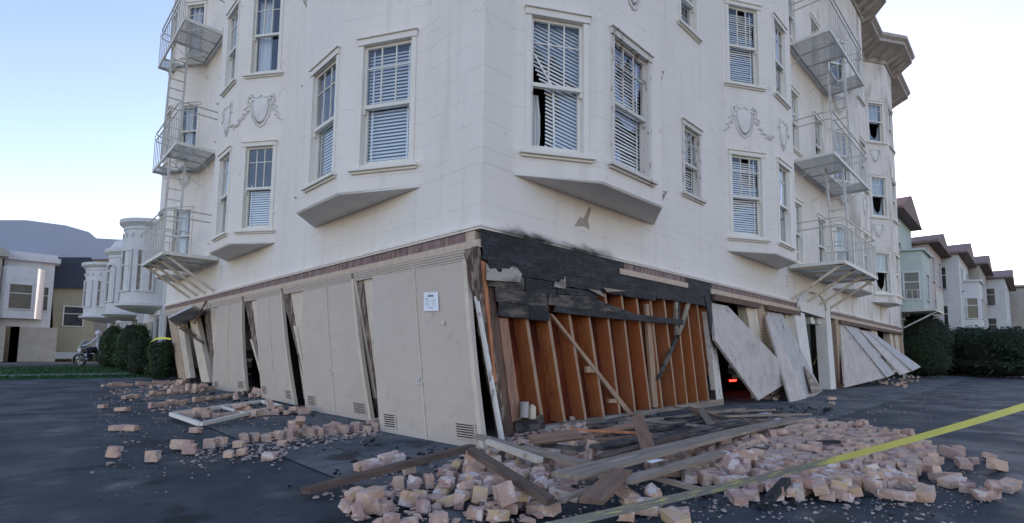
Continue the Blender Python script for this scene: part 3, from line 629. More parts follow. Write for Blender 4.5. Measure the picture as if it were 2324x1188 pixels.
# ---- plaster cartouches (shield with garland) between the storeys
def cartouche(seg, left, sc, zc, size=1.0, garl=1):
    A, t, nrm, L = seg_frame(seg); s = sc * K; s = L - s if left else s
    t3 = Vector((t.x, t.y, 0)); n3 = Vector((nrm.x, nrm.y, 0)); O = Vector((A.x, A.y, 0)) + t3 * s + Vector((0, 0, zc * K))
    def P(x, z, d=0): return t3 * x * size + n3 * (d * .42 - .002) + Vector((0, 0, z * size))
    b = MB()
    out = [(-.22, .30), (-.08, .27), (0, .33), (.08, .27), (.22, .30), (.25, .1), (.20, -.15), (.1, -.32), (0, -.38), (-.1, -.32), (-.20, -.15), (-.25, .1)]
    b.hexa([P(x, z, -.01) for x, z in out], [P(x * .9, z * .92, .03) for x, z in out])
    b.hexa([P(x * .8, z * .82, .03) for x, z in out], [P(x * .6, z * .62, .048) for x, z in out])
    b.tube([P(x, z, .03) for x, z in out + out[:1]], .011, 6)
    for sx in (-1, 1):
        pts = [P(sx * (.22 + .12 * k / 8 + .07 * math.sin(k * .9)), .30 - .30 * k / 8 + .06 * math.cos(k * .9), .02) for k in range(9)]
        b.tube(pts, [.03 - .002 * k for k in range(9)], 6)
        b.blob(P(sx * .27, .30, .02), .045, 7, 5, .2); b.blob(P(sx * .20, .22, .03), .03, 7, 5, .2)
        if garl:
            for k in range(26):
                u = k / 25; x = sx * (.30 + .42 * u); z = .02 - .30 * math.sin(u * math.pi * .62) + random.uniform(-.04, .04)
                b.blob(P(x + random.uniform(-.02, .02), z, .012), random.uniform(.022, .042), 6, 4, .3)
    o = b.build('plaster_shield', M['smooth'], BLD, smooth=True); o.location = O
cartouche(7, True, .68, 8.15); cartouche(11, True, 1.15, 8.6, .9, 0); cartouche(6, True, .9, 8.2, 1, 0)
cartouche(18, False, .68, 8.15); cartouche(19, False, .9, 8.15, 1, 0); cartouche(22, False, .8, 8.4, .9, 0); cartouche(26, False, .7, 8.2, .8, 0)
cartouche(14, False, .8, 8.6, .9, 0); cartouche(15, False, 1.0, 8.45, .95, 0); cartouche(23, False, 1, 8.3, .9, 0); cartouche(26, False, .7, 12.4, .8, 0)
cartouche(3, True, .7, 8.3, .9, 0); cartouche(22, False, .8, 12.6, .9, 0)
b = MB()    # patched plaster mark below the big bay
b.prism([RY(x, y, 0) for x, y in ((1336, 470), (1342, 472), (1334, 500), (1338, 522), (1326, 514), (1303, 514), (1316, 493), (1324, 496), (1328, 489))], (0, -.003, 0))
b.build('plaster_patch', mat('old_patch', (0.42, 0.36, 0.32), (0.36, 0.31, 0.27), 8), BLD)
b = MB()
for (px, py) in ((502, 608), (502, 615), (502, 622), (501, 629)): p = LX(px, py); b.box(p, (.004, .05, .03))
for (px, py) in ((1786, 628), (1786, 635), (1786, 642), (1787, 649)): p = RY(px, py); b.box(p, (.07, .004, .03))
b.build('wall_vent', M['vent'], BLD)

# ---- brick band and door heads
def band(name, m_, side, s0, s1, z0, z1, d, skew=0.0):
    b = MB(); d0, d1 = d
    def P(s, z, dd): return (-dd, s, z) if side == 'L' else (s, -dd, z)
    for da, db, za, zb_, in ((d1, d1, z0, z1),):
        q = [P(s0, z0, d1), P(s1, z0, d1), P(s1, z1, d1), P(s0, z1, d1)]; b.face(q, [(s0, z0), (s1, z0), (s1, z1), (s0, z1)])
    for q in ([P(s0, z0, d0), P(s1, z0, d0), P(s1, z0, d1), P(s0, z0, d1)], [P(s0, z1, d0), P(s1, z1, d0), P(s1, z1, d1), P(s0, z1, d1)]):
        b.face(q, [(s0, 0), (s1, 0), (s1, .06), (s0, .06)])
    for s in (s0, s1): b.face([P(s, z0, d0), P(s, z0, d1), P(s, z1, d1), P(s, z1, d0)], [(.02, z0), (.05, z0), (.05, z1), (.02, z1)])
    return b.build(name, m_, BLD)
def z_(v): return v * K
band('brick_band', M['soldier'], 'L', z_(.32), z_(22.1), z_(3.055), z_(3.21), (-.1, .012))
band('brick_band', M['header'], 'L', z_(.1), z_(.318), z_(3.05), z_(3.205), (-.1, .02))
band('brick_band', M['header'], 'L', z_(-.02), z_(22.1), z_(2.93), z_(3.05), (-.1, .03))
band('brick_band', M['soldier'], 'R', z_(3.95), z_(6.62), z_(3.07), z_(3.20), (-.06, .03))
band('brick_band', M['header'], 'R', z_(3.78), z_(6.72), z_(2.95), z_(3.068), (-.06, .05))
band('brick_band', M['soldier'], 'R', z_(8.1), z_(15.25), z_(3.065), z_(3.205), (-.06, .02))
band('brick_band', M['header'], 'R', z_(8.05), z_(15.3), z_(2.93), z_(3.063), (-.06, .04))
band('brick_band', M['soldier'], 'R', z_(19.6), z_(36.2), z_(3.065), z_(3.205), (-.06, .02))
band('brick_band', M['header'], 'R', z_(19.55), z_(36.2), z_(2.93), z_(3.063), (-.06, .04))
b = MB()
b.prism([RY(x, y, -.02) for x, y in ((1515, 640), (1545, 646), (1543, 655), (1520, 652))], (0, .05, 0))
b.prism([RY(x, y, -.01) for x, y in ((1556, 640), (1605, 655), (1600, 668), (1560, 655))], (0, .05, 0)); b.build('broken_brick', M['header'], BLD)
def head(side, s0, s1, z0, z1, n=4, m_='door'):
    b = MB()
    for k in range(n):
        za, zb_ = z0 + (z1 - z0) * k / n, z0 + (z1 - z0) * (k + 1) / n; d = .012 + .007 * k
        if side == 'L': b.box(((.1 - d) / 2, (s0 + s1) / 2, (za + zb_) / 2), (.1 + d, s1 - s0, zb_ - za - .004))
        else: b.box(((s0 + s1) / 2, (d - .1) / 2 * -1 * -1, (za + zb_) / 2), (s1 - s0, .1 + d, zb_ - za - .004))
    b.build('door_head', M[m_], BLD)
for a, c in ((.32, 4.0), (4.1, 7.85), (8.0, 11.0), (11.2, 14.6), (14.7, 22.0)): head('L', z_(a), z_(c), z_(2.76), z_(2.925))
for a, c in ((8.1, 11.35), (12.05, 15.2), (20.8, 36.0)): head('R', z_(a), z_(c), z_(2.76), z_(2.925), 3, 'brownpost')

# ---- ground-floor shell (dark garages)
b = MB()
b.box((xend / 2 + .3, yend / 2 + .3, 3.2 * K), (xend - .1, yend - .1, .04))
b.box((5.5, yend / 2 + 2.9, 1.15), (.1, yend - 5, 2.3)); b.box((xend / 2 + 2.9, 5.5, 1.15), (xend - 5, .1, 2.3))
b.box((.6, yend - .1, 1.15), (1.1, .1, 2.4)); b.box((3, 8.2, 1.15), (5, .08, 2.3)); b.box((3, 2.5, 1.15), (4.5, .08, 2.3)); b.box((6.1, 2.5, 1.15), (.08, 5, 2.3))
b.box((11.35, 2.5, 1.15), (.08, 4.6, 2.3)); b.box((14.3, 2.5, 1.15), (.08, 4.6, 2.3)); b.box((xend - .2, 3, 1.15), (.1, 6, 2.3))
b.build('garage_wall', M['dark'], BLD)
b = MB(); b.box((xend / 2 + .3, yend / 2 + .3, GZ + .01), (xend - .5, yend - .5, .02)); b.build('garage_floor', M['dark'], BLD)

# ---- garage doors of the left front: racked, bellied panels
def door(TL, TR, BR, BL, XB=(None, None), seams=(.5,), label=None, vents=((.06, .2), (.78, .95)), handle=(.49, .29), nseg=10, bow=.05):
    p = [LX(*TL), LX(*TR), None, None]
    for idx, q, X in ((2, BR, XB[0]), (3, BL, XB[1])):
        p[idx] = LX(*q, X) if X is not None else G(*q, GZ)
    nrm = (p[1] - p[0]).cross(p[3] - p[0]).normalized()
    if nrm.x > 0: nrm = -nrm
    def P(u, v, d=0.0):        # v from top
        q = p[0].lerp(p[1], u).lerp(p[3].lerp(p[2], u), v)
        return q + nrm * (d + bow * math.sin(math.pi * v) * .6)
    O = (p[2] + p[3]) / 2
    b = MB(); nu, nv = 2, nseg
    for k in range(nv):
        v0, v1 = k / nv, (k + 1) / nv
        b.face([P(0, v0), P(1, v0), P(1, v1), P(0, v1)]); b.face([P(0, v0, -.05), P(1, v0, -.05), P(1, v1, -.05), P(0, v1, -.05)])
        for u in (0, 1): b.face([P(u, v0), P(u, v1), P(u, v1, -.05), P(u, v0, -.05)])
    b.face([P(0, 1), P(1, 1), P(1, 1, -.05), P(0, 1, -.05)]); b.face([P(0, 0), P(1, 0), P(1, 0, -.05), P(0, 0, -.05)])
    D = b.build('garage_door', M['door'], BLD, off=O); D.location = O
    if label: D['label'] = label
    def slab(b, u0, u1, v0, v1, d0, d1, w=None):
        b.hexa([P(u0, v0, d0), P(u1, v0, d0), P(u1, v1, d0), P(u0, v1, d0)], [P(u0, v0, d1), P(u1, v0, d1), P(u1, v1, d1), P(u0, v1, d1)])
    b = MB(); wv = .0042
    for s in seams:
        for k in range(12):
            v0, v1 = k / 12, (k + 1) / 12 - .0005; dx = lambda v: .014 * math.sin(v * 3.1)
            b.hexa([P(s - wv + dx(v0), v0, .001), P(s + wv + dx(v0), v0, .001), P(s + wv + dx(v1), v1, .001), P(s - wv + dx(v1), v1, .001)],
                   [P(s - wv + dx(v0), v0, .013), P(s + wv + dx(v0), v0, .013), P(s + wv + dx(v1), v1, .013), P(s - wv + dx(v1), v1, .013)])
    b.build('batten', M['post'], D, off=O)
    b = MB()
    for k in range(10): slab(b, .968, 1.0, k / 10, (k + 1) / 10 - .0004, .001, .014)
    b.build('edge_board', M['post'], D, off=O)
    if vents:
        for u0, u1 in vents:
            b = MB(); c = MB()
            slab(b, u0, u1, .885, .965, .001, .012)
            for k in range(6):
                v = .893 + k * .0115; slab(c, u0 + .012, u1 - .012, v, v + .006, .0122, .0135)
            o = b.build('vent', M['door'], D, off=O); c.build('vent_slot', M['vent'], o, off=O)
    if handle:
        b = MB(); u, v = handle[0], 1 - handle[1]; b.bar(P(u - .03, v, .02), P(u + .035, v + .002, .02), .014, .014); b.box(P(u + .005, v - .022, .016), (.03, .018, .045)); b.build('handle', M['metal'], D, off=O)
    return P, D
P1d, D1 = door((845, 620), (1060, 590), (1100, 1022), (863, 985), XB=(None, -.62), label='nearest garage door, with a white notice taped on it')
door((688, 655), (803, 633), (845, 958), (693, 930), XB=(None, -.3), label='second garage door from the corner')
door((583, 674), (639, 662), (670, 920), (594, 903), XB=(-.2, -.2), label='third garage door from the corner')
door((495, 691), (550, 682), (560, 890), (482, 888), XB=(0, -.1), label='fourth garage door from the corner, its gap wide open')
# notice on the first door
pts = [(962, 664), (994, 663), (996, 706), (962, 707)]
def on_door(px, py, d):
    dd = ray(px, py); a = P1d(0, 0, 0); e1 = P1d(1, .25, 0) - P1d(0, .25, 0); e2 = P1d(.5, .3, 0) - P1d(.5, .1, 0); n = e1.cross(e2).normalized()
    if n.x > 0: n = -n
    q0 = P1d(.6, .18, d); t = (q0 - Vector(CAM)).dot(n) / Vector(dd).dot(n); return Vector(CAM) + Vector(dd) * t, n
Q = [on_door(x, y, .012) for x, y in pts]; n_ = Q[0][1]; q = [v[0] for v in Q]
b = MB(); b.prism(q, n_ * .002); NOT = b.build('paper_notice', M['paper'], off=q[0]); NOT.location = q[0]
tag(NOT, 'white printed paper notice stuck on the nearest garage door', 'notice')
def nb(b, u0, u1, v0, v1):
    f = lambda u, v: q[0].lerp(q[1], u).lerp(q[3].lerp(q[2], u), v) + n_ * .0025
    b.prism([f(u0, v0), f(u1, v0), f(u1, v1), f(u0, v1)], n_ * .0006)
b = MB(); nb(b, .3, .68, .16, .25); nb(b, .12, .3, .33, .36); nb(b, .34, .64, .82, .85)
b.build('print', M['ink'], NOT, off=q[0])
b = MB()
for k in range(9):
    v = .38 + k * .042
    for x0, x1 in ((.12, .46), (.55, .88)): nb(b, x0, x1 - random.uniform(0, .12), v, v + .015)
b.build('print', M['inkl'], NOT, off=q[0])

b = MB(); a0, nn0 = on_door(1005, 733, .012); e1_ = (q[1] - q[0]).normalized(); e2_ = (q[3] - q[0]).normalized()
b.prism([a0 + e1_ * .028 * math.cos(t) + e2_ * .03 * math.sin(t) for t in [2 * math.pi * k / 12 for k in range(12)]], nn0 * .001); b.build('paint_dab', M['post'], D1, off=(P1d(1, 1) * 0 + Vector(D1.location)))
# ---- leaning posts of the left front
def quadslab(side, pts, plane, th, name, m_, depth=None, label=None, uvs=None, ragged=0):
    f = LX if side == 'L' else RY
    pl = plane if isinstance(plane, (list, tuple)) else [plane] * len(pts)
    q = [f(*p, a) for p, a in zip(pts, pl)]
    q = [Vector((v.x, v.y, max(v.z, GZ))) for v in q]
    off = Vector((th, 0, 0)) if side == 'L' else Vector((0, th, 0))
    b = MB()
    if ragged and len(q) == 4:
        L_ = [q[0].lerp(q[3], k / 14) for k in range(15)]; R_ = [q[1].lerp(q[2], k / 14) for k in range(15)]
        ax = (q[1] - q[0]).normalized()
        L_ = [v + ax * random.uniform(-ragged, ragged) for v in L_]; R_ = [v + ax * random.uniform(-ragged, ragged) for v in R_]
        for k in range(14): b.hexa([L_[k], R_[k], R_[k + 1], L_[k + 1]], [v + off for v in (L_[k], R_[k], R_[k + 1], L_[k + 1])])
    elif uvs:
        A_ = q; uvq = [((v.y if side == 'L' else v.x), v.z) for v in A_]
        b.face(A_, uvq); B_ = [v + off for v in A_]; b.face(B_, uvq)
        for i in range(len(A_)):
            j = (i + 1) % len(A_); b.face([A_[i], A_[j], B_[j], B_[i]], [(0, A_[i].z), (0, A_[j].z), (th, B_[j].z), (th, B_[i].z)])
    else: b.prism(q, off)
    o = b.build(name, m_, BLD)
    if label: o['label'] = label
    return o
for pts, X, m_, rg in [
    ([(820, 618), (851, 616), (885, 985), (858, 960)], .04, 'post', 0), ([(803, 617), (822, 619), (861, 955), (850, 930)], .02, 'splinter', .012),
    ([(655, 656), (686, 654), (712, 925), (690, 905)], .04, 'post', 0), ([(638, 658), (656, 656), (693, 870), (684, 840)], .02, 'splinter', .012),
    ([(567, 673), (592, 671), (618, 900), (593, 880)], .04, 'post', 0), ([(553, 674), (568, 673), (595, 870), (587, 845)], .02, 'splinter', .015),
    ([(474, 690), (499, 686), (505, 885), (486, 862)], .04, 'post', 0), ([(461, 692), (475, 689), (488, 870), (481, 850)], .02, 'splinter', .02),
    ([(428, 715), (445, 720), (476, 868), (457, 868)], .05, 'post', 0), ([(397, 712), (412, 712), (433, 858), (420, 860)], .05, 'post', 0),
    ([(418, 740), (425, 740), (440, 835), (433, 835)], .9, 'post', 0)]:
    quadslab('L', pts, X, .12, 'leaning_post', M[m_], ragged=rg)
quadslab('L', [(380, 712), (397, 712), (421, 860), (405, 858)], .03, .3, 'leaning_post', M['pierbrick'], uvs=1, label='brick faced end pier, leaning')
# narrow casing strips showing beside the doors
for pts in ([(1059, 580), (1064, 580), (1139, 999), (1132, 997)], [(800, 634), (806, 633), (853, 905), (847, 905)], [(666, 740), (672, 740), (692, 850), (688, 850)], [(567, 770), (571, 770), (594, 850), (590, 850)]):
    quadslab('L', pts, [0, 0, -.15, -.15] if pts[0][0] > 1000 else .0, .04, 'door_casing', M['peel'] if pts[0][0] > 1000 else M['post'])
# tilted-up last door with its spring arms
qq = [LX(381, 724, -.75), LX(437, 697, -.75), LX(466, 712, .1), LX(402, 742, .1)]
b = MB(); b.prism(qq, (0, 0, .06)); o = b.build('garage_door', mat('white_door_face', (.6, .6, .6), (.5, .5, .5), 4), BLD); o['label'] = 'last garage door, swung up and hanging out'
b = MB(); b.bar(LX(444, 763, 0), LX(407, 738, -.3), .04, .04); b.bar(LX(462, 780, 0), LX(408, 745, -.3), .04, .04); b.bar(LX(469, 682, -.05), LX(441, 735, -.4), .06, .03)
b.build('spring_arm', M['brownpost'], BLD)

# ---- burnt right front: corner posts, studs, sheathing
def rq(pts, Y, th, name, m_, **kw): return quadslab('R', pts, Y, th, name, M[m_], **kw)
rq([(1066, 570), (1088, 556), (1152, 999), (1139, 998)], -.0, .1, 'corner_post', 'splinter', ragged=.01)
rq([(1086, 575), (1112, 600), (1170, 992), (1152, 1000)], .02, .12, 'corner_post', 'brownpost')
rq([(1094, 592), (1101, 596), (1128, 872), (1121, 865)], -.03, .04, 'split_board', 'orange', ragged=.006)
rq([(1112, 600), (1126, 715), (1150, 740), (1190, 975), (1168, 990), (1118, 700)], .03, .06, 'corner_post', 'brownpost')
rq([(1133, 722), (1152, 722), (1184, 950), (1166, 985)], -.005, .1, 'stud', 'peach', label='wide raw peach coloured stud by the corner')
back = MB(); q = [RY(*p, .36) for p in ((1112, 580), (1604, 655), (1640, 922), (1170, 1010))]
back.face(q); back.build('wall_backing', M['backing'], BLD)
studs = [((1192, 700), (1233, 968)), ((1242, 700), (1282, 958)), ((1290, 700), (1331, 962)), ((1334, 700), (1372, 953)), ((1375, 680), (1408, 949)), ((1410, 665), (1443, 943)),
         ((1443, 662), (1477, 935)), ((1475, 668), (1505, 935)), ((1506, 668), (1536, 930)), ((1534, 668), (1561, 925)), ((1556, 670), (1585, 921)), ((1580, 674), (1610, 918)), ((1600, 672), (1632, 916))]
for k, (a, c) in enumerate(studs):
    w = .058 - .0012 * k; A_ = RY(*a, 0.0); B_ = RY(*c, 0.0); X_ = Vector((w / 2, 0, 0)); D_ = Vector((0, .215, 0))
    ex = (A_ - B_).normalized() * .25; A_ = A_ + ex
    b = MB()
    f = [A_ - X_, A_ + X_, B_ + X_, B_ - X_]; g = [v + D_ for v in f]
    b.face(f, mi=1); b.face(g)
    for i in range(4): j = (i + 1) % 4; b.face([f[i], f[j], g[j], g[i]])
    b.build('stud', [M['stud_side'], M['stud_edge']], BLD)
b = MB(); b.prism([RY(x, y, -.015) for x, y in ((1195, 975), (1642, 905), (1643, 922), (1200, 1000))], (0, .12, 0)); b.build('bottom_plate', M['lumber'], BLD)
rq([(1600, 668), (1611, 670), (1643, 920), (1628, 922)], -.01, .1, 'door_casing', 'peel')
rq([(1600, 672), (1612, 674), (1624, 790), (1617, 775), (1611, 735)], -.08, .02, 'split_board', 'char')
rq([(1553, 720), (1562, 722), (1500, 860), (1492, 862)], -.03, .03, 'brace', 'char2'); rq([(1563, 681), (1570, 682), (1545, 760), (1538, 760)], -.05, .03, 'brace', 'lumber')
rq([(1248, 712), (1256, 714), (1441, 944), (1430, 946)], -.02, .04, 'brace', 'stud_edge')
rq([(1331, 832), (1350, 832), (1351, 846), (1332, 846)], -.01, .04, 'block', 'stud_edge'); rq([(1382, 906), (1400, 906), (1401, 915), (1383, 915)], -.01, .04, 'block', 'stud_edge')
rq([(1483, 925), (1466, 690), (1476, 690), (1494, 925)], .03, .05, 'stud', 'stud_edge')
rq([(1534, 678), (1538, 678), (1540, 765), (1536, 770)], -.03, .05, 'split_board', 'lumber'); rq([(1538, 678), (1544, 679), (1544, 740), (1540, 745)], -.03, .05, 'split_board', 'char')
# rows of sheathing, ragged lower edge
def board(x0, x1, z0, z1, Y, m_, rag0=0, rag1=0, low=0, seed=0, lab=None):
    rnd = random.Random(seed); n = max(6, int((x1 - x0) * K / .05)); b = MB(); bot = []; top = []
    for k in range(n + 1):
        u = k / n; x = (x0 + (x1 - x0) * u) * K
        bot.append(Vector((x, (Y - .05) * K, z0 * K + rnd.uniform(0, low)))); top.append(Vector((x, (Y - .05) * K, z1 * K + rnd.uniform(-.002, .002))))
    if rag0: bot[0].x += rnd.uniform(0, rag0); top[0].x -= rnd.uniform(0, rag0); 
    if rag1: bot[-1].x += rnd.uniform(0, rag1); top[-1].x -= rnd.uniform(0, rag1)
    for k in range(n): b.hexa([bot[k], bot[k + 1], top[k + 1], top[k]], [v + Vector((0, .02, 0)) for v in (bot[k], bot[k + 1], top[k + 1], top[k])])
    o = b.build('sheathing_board', M[m_], BLD)
    if lab: o['label'] = lab
board(0.0, 8.1, 2.95, 3.23, .015, 'char', seed=1); board(0.02, 3.1, 2.74, 2.945, -.01, 'char', seed=2); board(3.11, 8.1, 2.74, 2.945, .0, 'char', seed=3)
board(.12, 1.9, 2.56, 2.735, -.018, 'char', low=.01, seed=4); board(1.91, 5.2, 2.50, 2.735, -.005, 'char', low=.02, seed=5); board(5.21, 8.05, 2.56, 2.735, -.01, 'char', low=.02, seed=6)
board(.14, .93, 2.33, 2.555, -.015, 'char2', rag1=.04, low=.004, seed=7)
rq([(1105, 598), (1112, 611), (1124, 609), (1131, 617), (1138, 619), (1141, 609), (1156, 611), (1163, 604), (1172, 607), (1185, 622), (1180, 641), (1105, 636)], -.105, .01, 'sheathing_board', 'charpale', label='peeled pale patch in the charred sheathing')
board(.96, 1.75, 2.30, 2.555, -.02, 'char', rag1=.05, low=.01, seed=8); board(1.78, 2.0, 2.36, 2.555, -.012, 'char', seed=11); rq([(1257, 652), (1260, 640), (1269, 641), (1275, 634), (1280, 637), (1283, 627), (1285, 656)], -.1, .01, 'sheathing_board', 'charpale')
board(2.02, 3.0, 2.36, 2.495, -.012, 'char', rag1=.06, low=.02, seed=12)
board(.28, 1.5, 2.1, 2.325, -.022, 'char2', rag0=.02, low=.006, seed=9); board(.36, 1.05, 1.87, 2.095, -.02, 'char2', low=.006, seed=10); board(1.06, 1.56, 1.86, 2.095, -.024, 'char', seed=13)
rq([(1248, 668), (1335, 674), (1440, 712), (1380, 710), (1245, 692)], -.10, .02, 'hanging_board', 'char2')
rq([(1262, 694), (1377, 707), (1377, 722), (1257, 708)], -.12, .02, 'hanging_board', 'char'); rq([(1378, 706), (1553, 726), (1551, 738), (1378, 722)], -.11, .025, 'hanging_board', 'char')
rq([(1335, 656), (1361, 660), (1375, 673), (1370, 674)], -.11, .012, 'hanging_board', 'lumber'); rq([(1370, 653), (1424, 661), (1378, 663)], -.11, .012, 'hanging_board', 'lumber')
rq([(1168, 958), (1232, 942), (1238, 972), (1172, 992)], -.05, .03, 'split_board', 'char2')

# ---- right front: piers, portal, kicked-out doors
rq([(1693, 692), (1718, 689), (1748, 905), (1726, 912)], .04, .2, 'leaning_post', 'post'); rq([(1718, 689), (1737, 687), (1768, 890), (1748, 905)], .02, .25, 'leaning_post', 'pierbrick', uvs=1, label='brick faced pier between the kicked-out doors')
rq([(1781, 712), (1804, 706), (1840, 885), (1815, 900)], .06, .2, 'leaning_post', 'post')
rq([(1803, 706), (1826, 712), (1850, 886), (1830, 893)], -.12, .35, 'portal_pier', 'smooth'); rq([(1873, 690), (1883, 694), (1898, 888), (1886, 892)], -.12, .3, 'portal_pier', 'smooth')
rq([(1811, 668), (1876, 672), (1872, 722), (1818, 706)], -.1, .12, 'portal_lintel', 'smooth')
b = MB(); arc = [RY(1843 + 32 * math.cos(a) , 702 - 40 * math.sin(a) - 4 * math.cos(a) * -1, -.13) for a in [math.pi * k / 12 for k in range(13)]]
b.tube(arc, .03, 6); b.build('arch_moulding', M['smooth'], BLD, smooth=True)
rq([(1820, 700), (1880, 712), (1888, 890), (1830, 893)], .75, .05, 'entry_door', 'panel2').data.materials[0] = mat('grey_green_paint', (.36, .39, .36), (.30, .33, .30), 3, .6)
rq([(1838, 720), (1846, 720), (1850, 735), (1842, 735)], .1, .2, 'capital', 'smooth'); rq([(1856, 722), (1866, 723), (1868, 737), (1858, 736)], .1, .2, 'capital', 'smooth')
rq([(1884, 735), (1895, 737), (1908, 885), (1899, 888)], .02, .2, 'leaning_post', 'brownpost'); rq([(1895, 718), (1905, 722), (1919, 882), (1908, 886)], -.02, .3, 'leaning_post', 'pierbrick', uvs=1, label='brick pier right of the entry door')
for pts, m_ in (([(1930, 738), (1940, 740), (1958, 870), (1948, 870)], 'post'), ([(1940, 740), (1950, 742), (1968, 865), (1958, 868)], 'panel2'), ([(1976, 744), (1990, 746), (2005, 850), (1992, 852)], 'post'), ([(2018, 744), (2024, 745), (2036, 845), (2029, 846)], 'post'), ([(2028, 745), (2038, 747), (2048, 842), (2040, 843)], 'post')):
    rq(pts, .05, .25, 'leaning_post', m_)
rq([(2040, 742), (2047, 744), (2056, 840), (2048, 842)], .0, .3, 'leaning_post', 'pierbrick', uvs=1, label='brick end pier at the far right')
def panel(pts, Ys, name='garage_door', m_='panel', th=.05, label=None, parent=BLD):
    q = [RY(*p, a) for p, a in zip(pts, Ys)]; nrm = (q[1] - q[0]).cross(q[-1] - q[0]).normalized()
    if nrm.y > 0: nrm = -nrm
    O = q[0]; b = MB(); b.prism(q, -nrm * th); o = b.build(name, M[m_], parent, off=O)
    o.location = O
    if label: o['label'] = label
    return o, q, nrm, O
oA, qA, nA, OA = panel([(1615, 688), (1652, 695), (1805, 857), (1722, 909), (1623, 772)], [0, -.03, -.75, -.45, -.2], label='plywood garage door kicked out at its foot, nearest the burnt wall')
b = MB(); f = lambda x, y: (lambda d: Vector(CAM) + d * ((qA[3] - Vector(CAM)).dot(nA) / d.dot(nA)))(Vector(ray(x, y)))
def fr(pts, d): return [f(*p) + nA * d for p in pts]
b.hexa(fr([(1716, 890), (1752, 864), (1762, 870), (1728, 896)], .001), fr([(1716, 890), (1752, 864), (1762, 870), (1728, 896)], .02)); b.build('handle', M['panel2'], oA, off=OA)
panel([(1735, 880), (1805, 860), (1816, 869), (1752, 897)], [-.3, -.6, -.6, -.35], th=.04, label='lower splintered leaf of the first kicked-out door', m_='lumber')
oB, qB, nB, OB = panel([(1740, 707), (1776, 713), (1866, 888), (1829, 912)], [0, -.02, -.62, -.72], m_='panel2', label='grey weathered garage door slumped behind the first one')
panel([(1738, 720), (1744, 710), (1832, 906), (1796, 921)], [-.1, -.12, -.82, -.95], label='pale broken door sheet under the grey door', m_='panel')
panel([(1826, 830), (1862, 880), (1868, 889), (1845, 893)], [-.5, -.75, -.78, -.8], label='splintered corner of the grey door', m_='lumber', th=.03)
panel([(1906, 736), (1916, 738), (2012, 857), (1918, 880)], [0, -.02, -.95, -.26], label='garage door fanned outward right of the entry')
panel([(1914, 736), (1945, 745), (2031, 849), (2013, 857)], [-.03, -.03, -1.1, -1.0], m_='panel2', label='pale upper leaf of the fanned garage door')
panel([(1951, 748), (1966, 752), (2072, 842), (2045, 851)], [0, -.02, -1.5, -1.3], m_='panel', label='far garage door fanned outward')
panel([(1966, 751), (1984, 757), (2090, 833), (2072, 842)], [-.03, -.03, -1.65, -1.55], m_='panel2', label='outer leaf of the far fanned garage door')

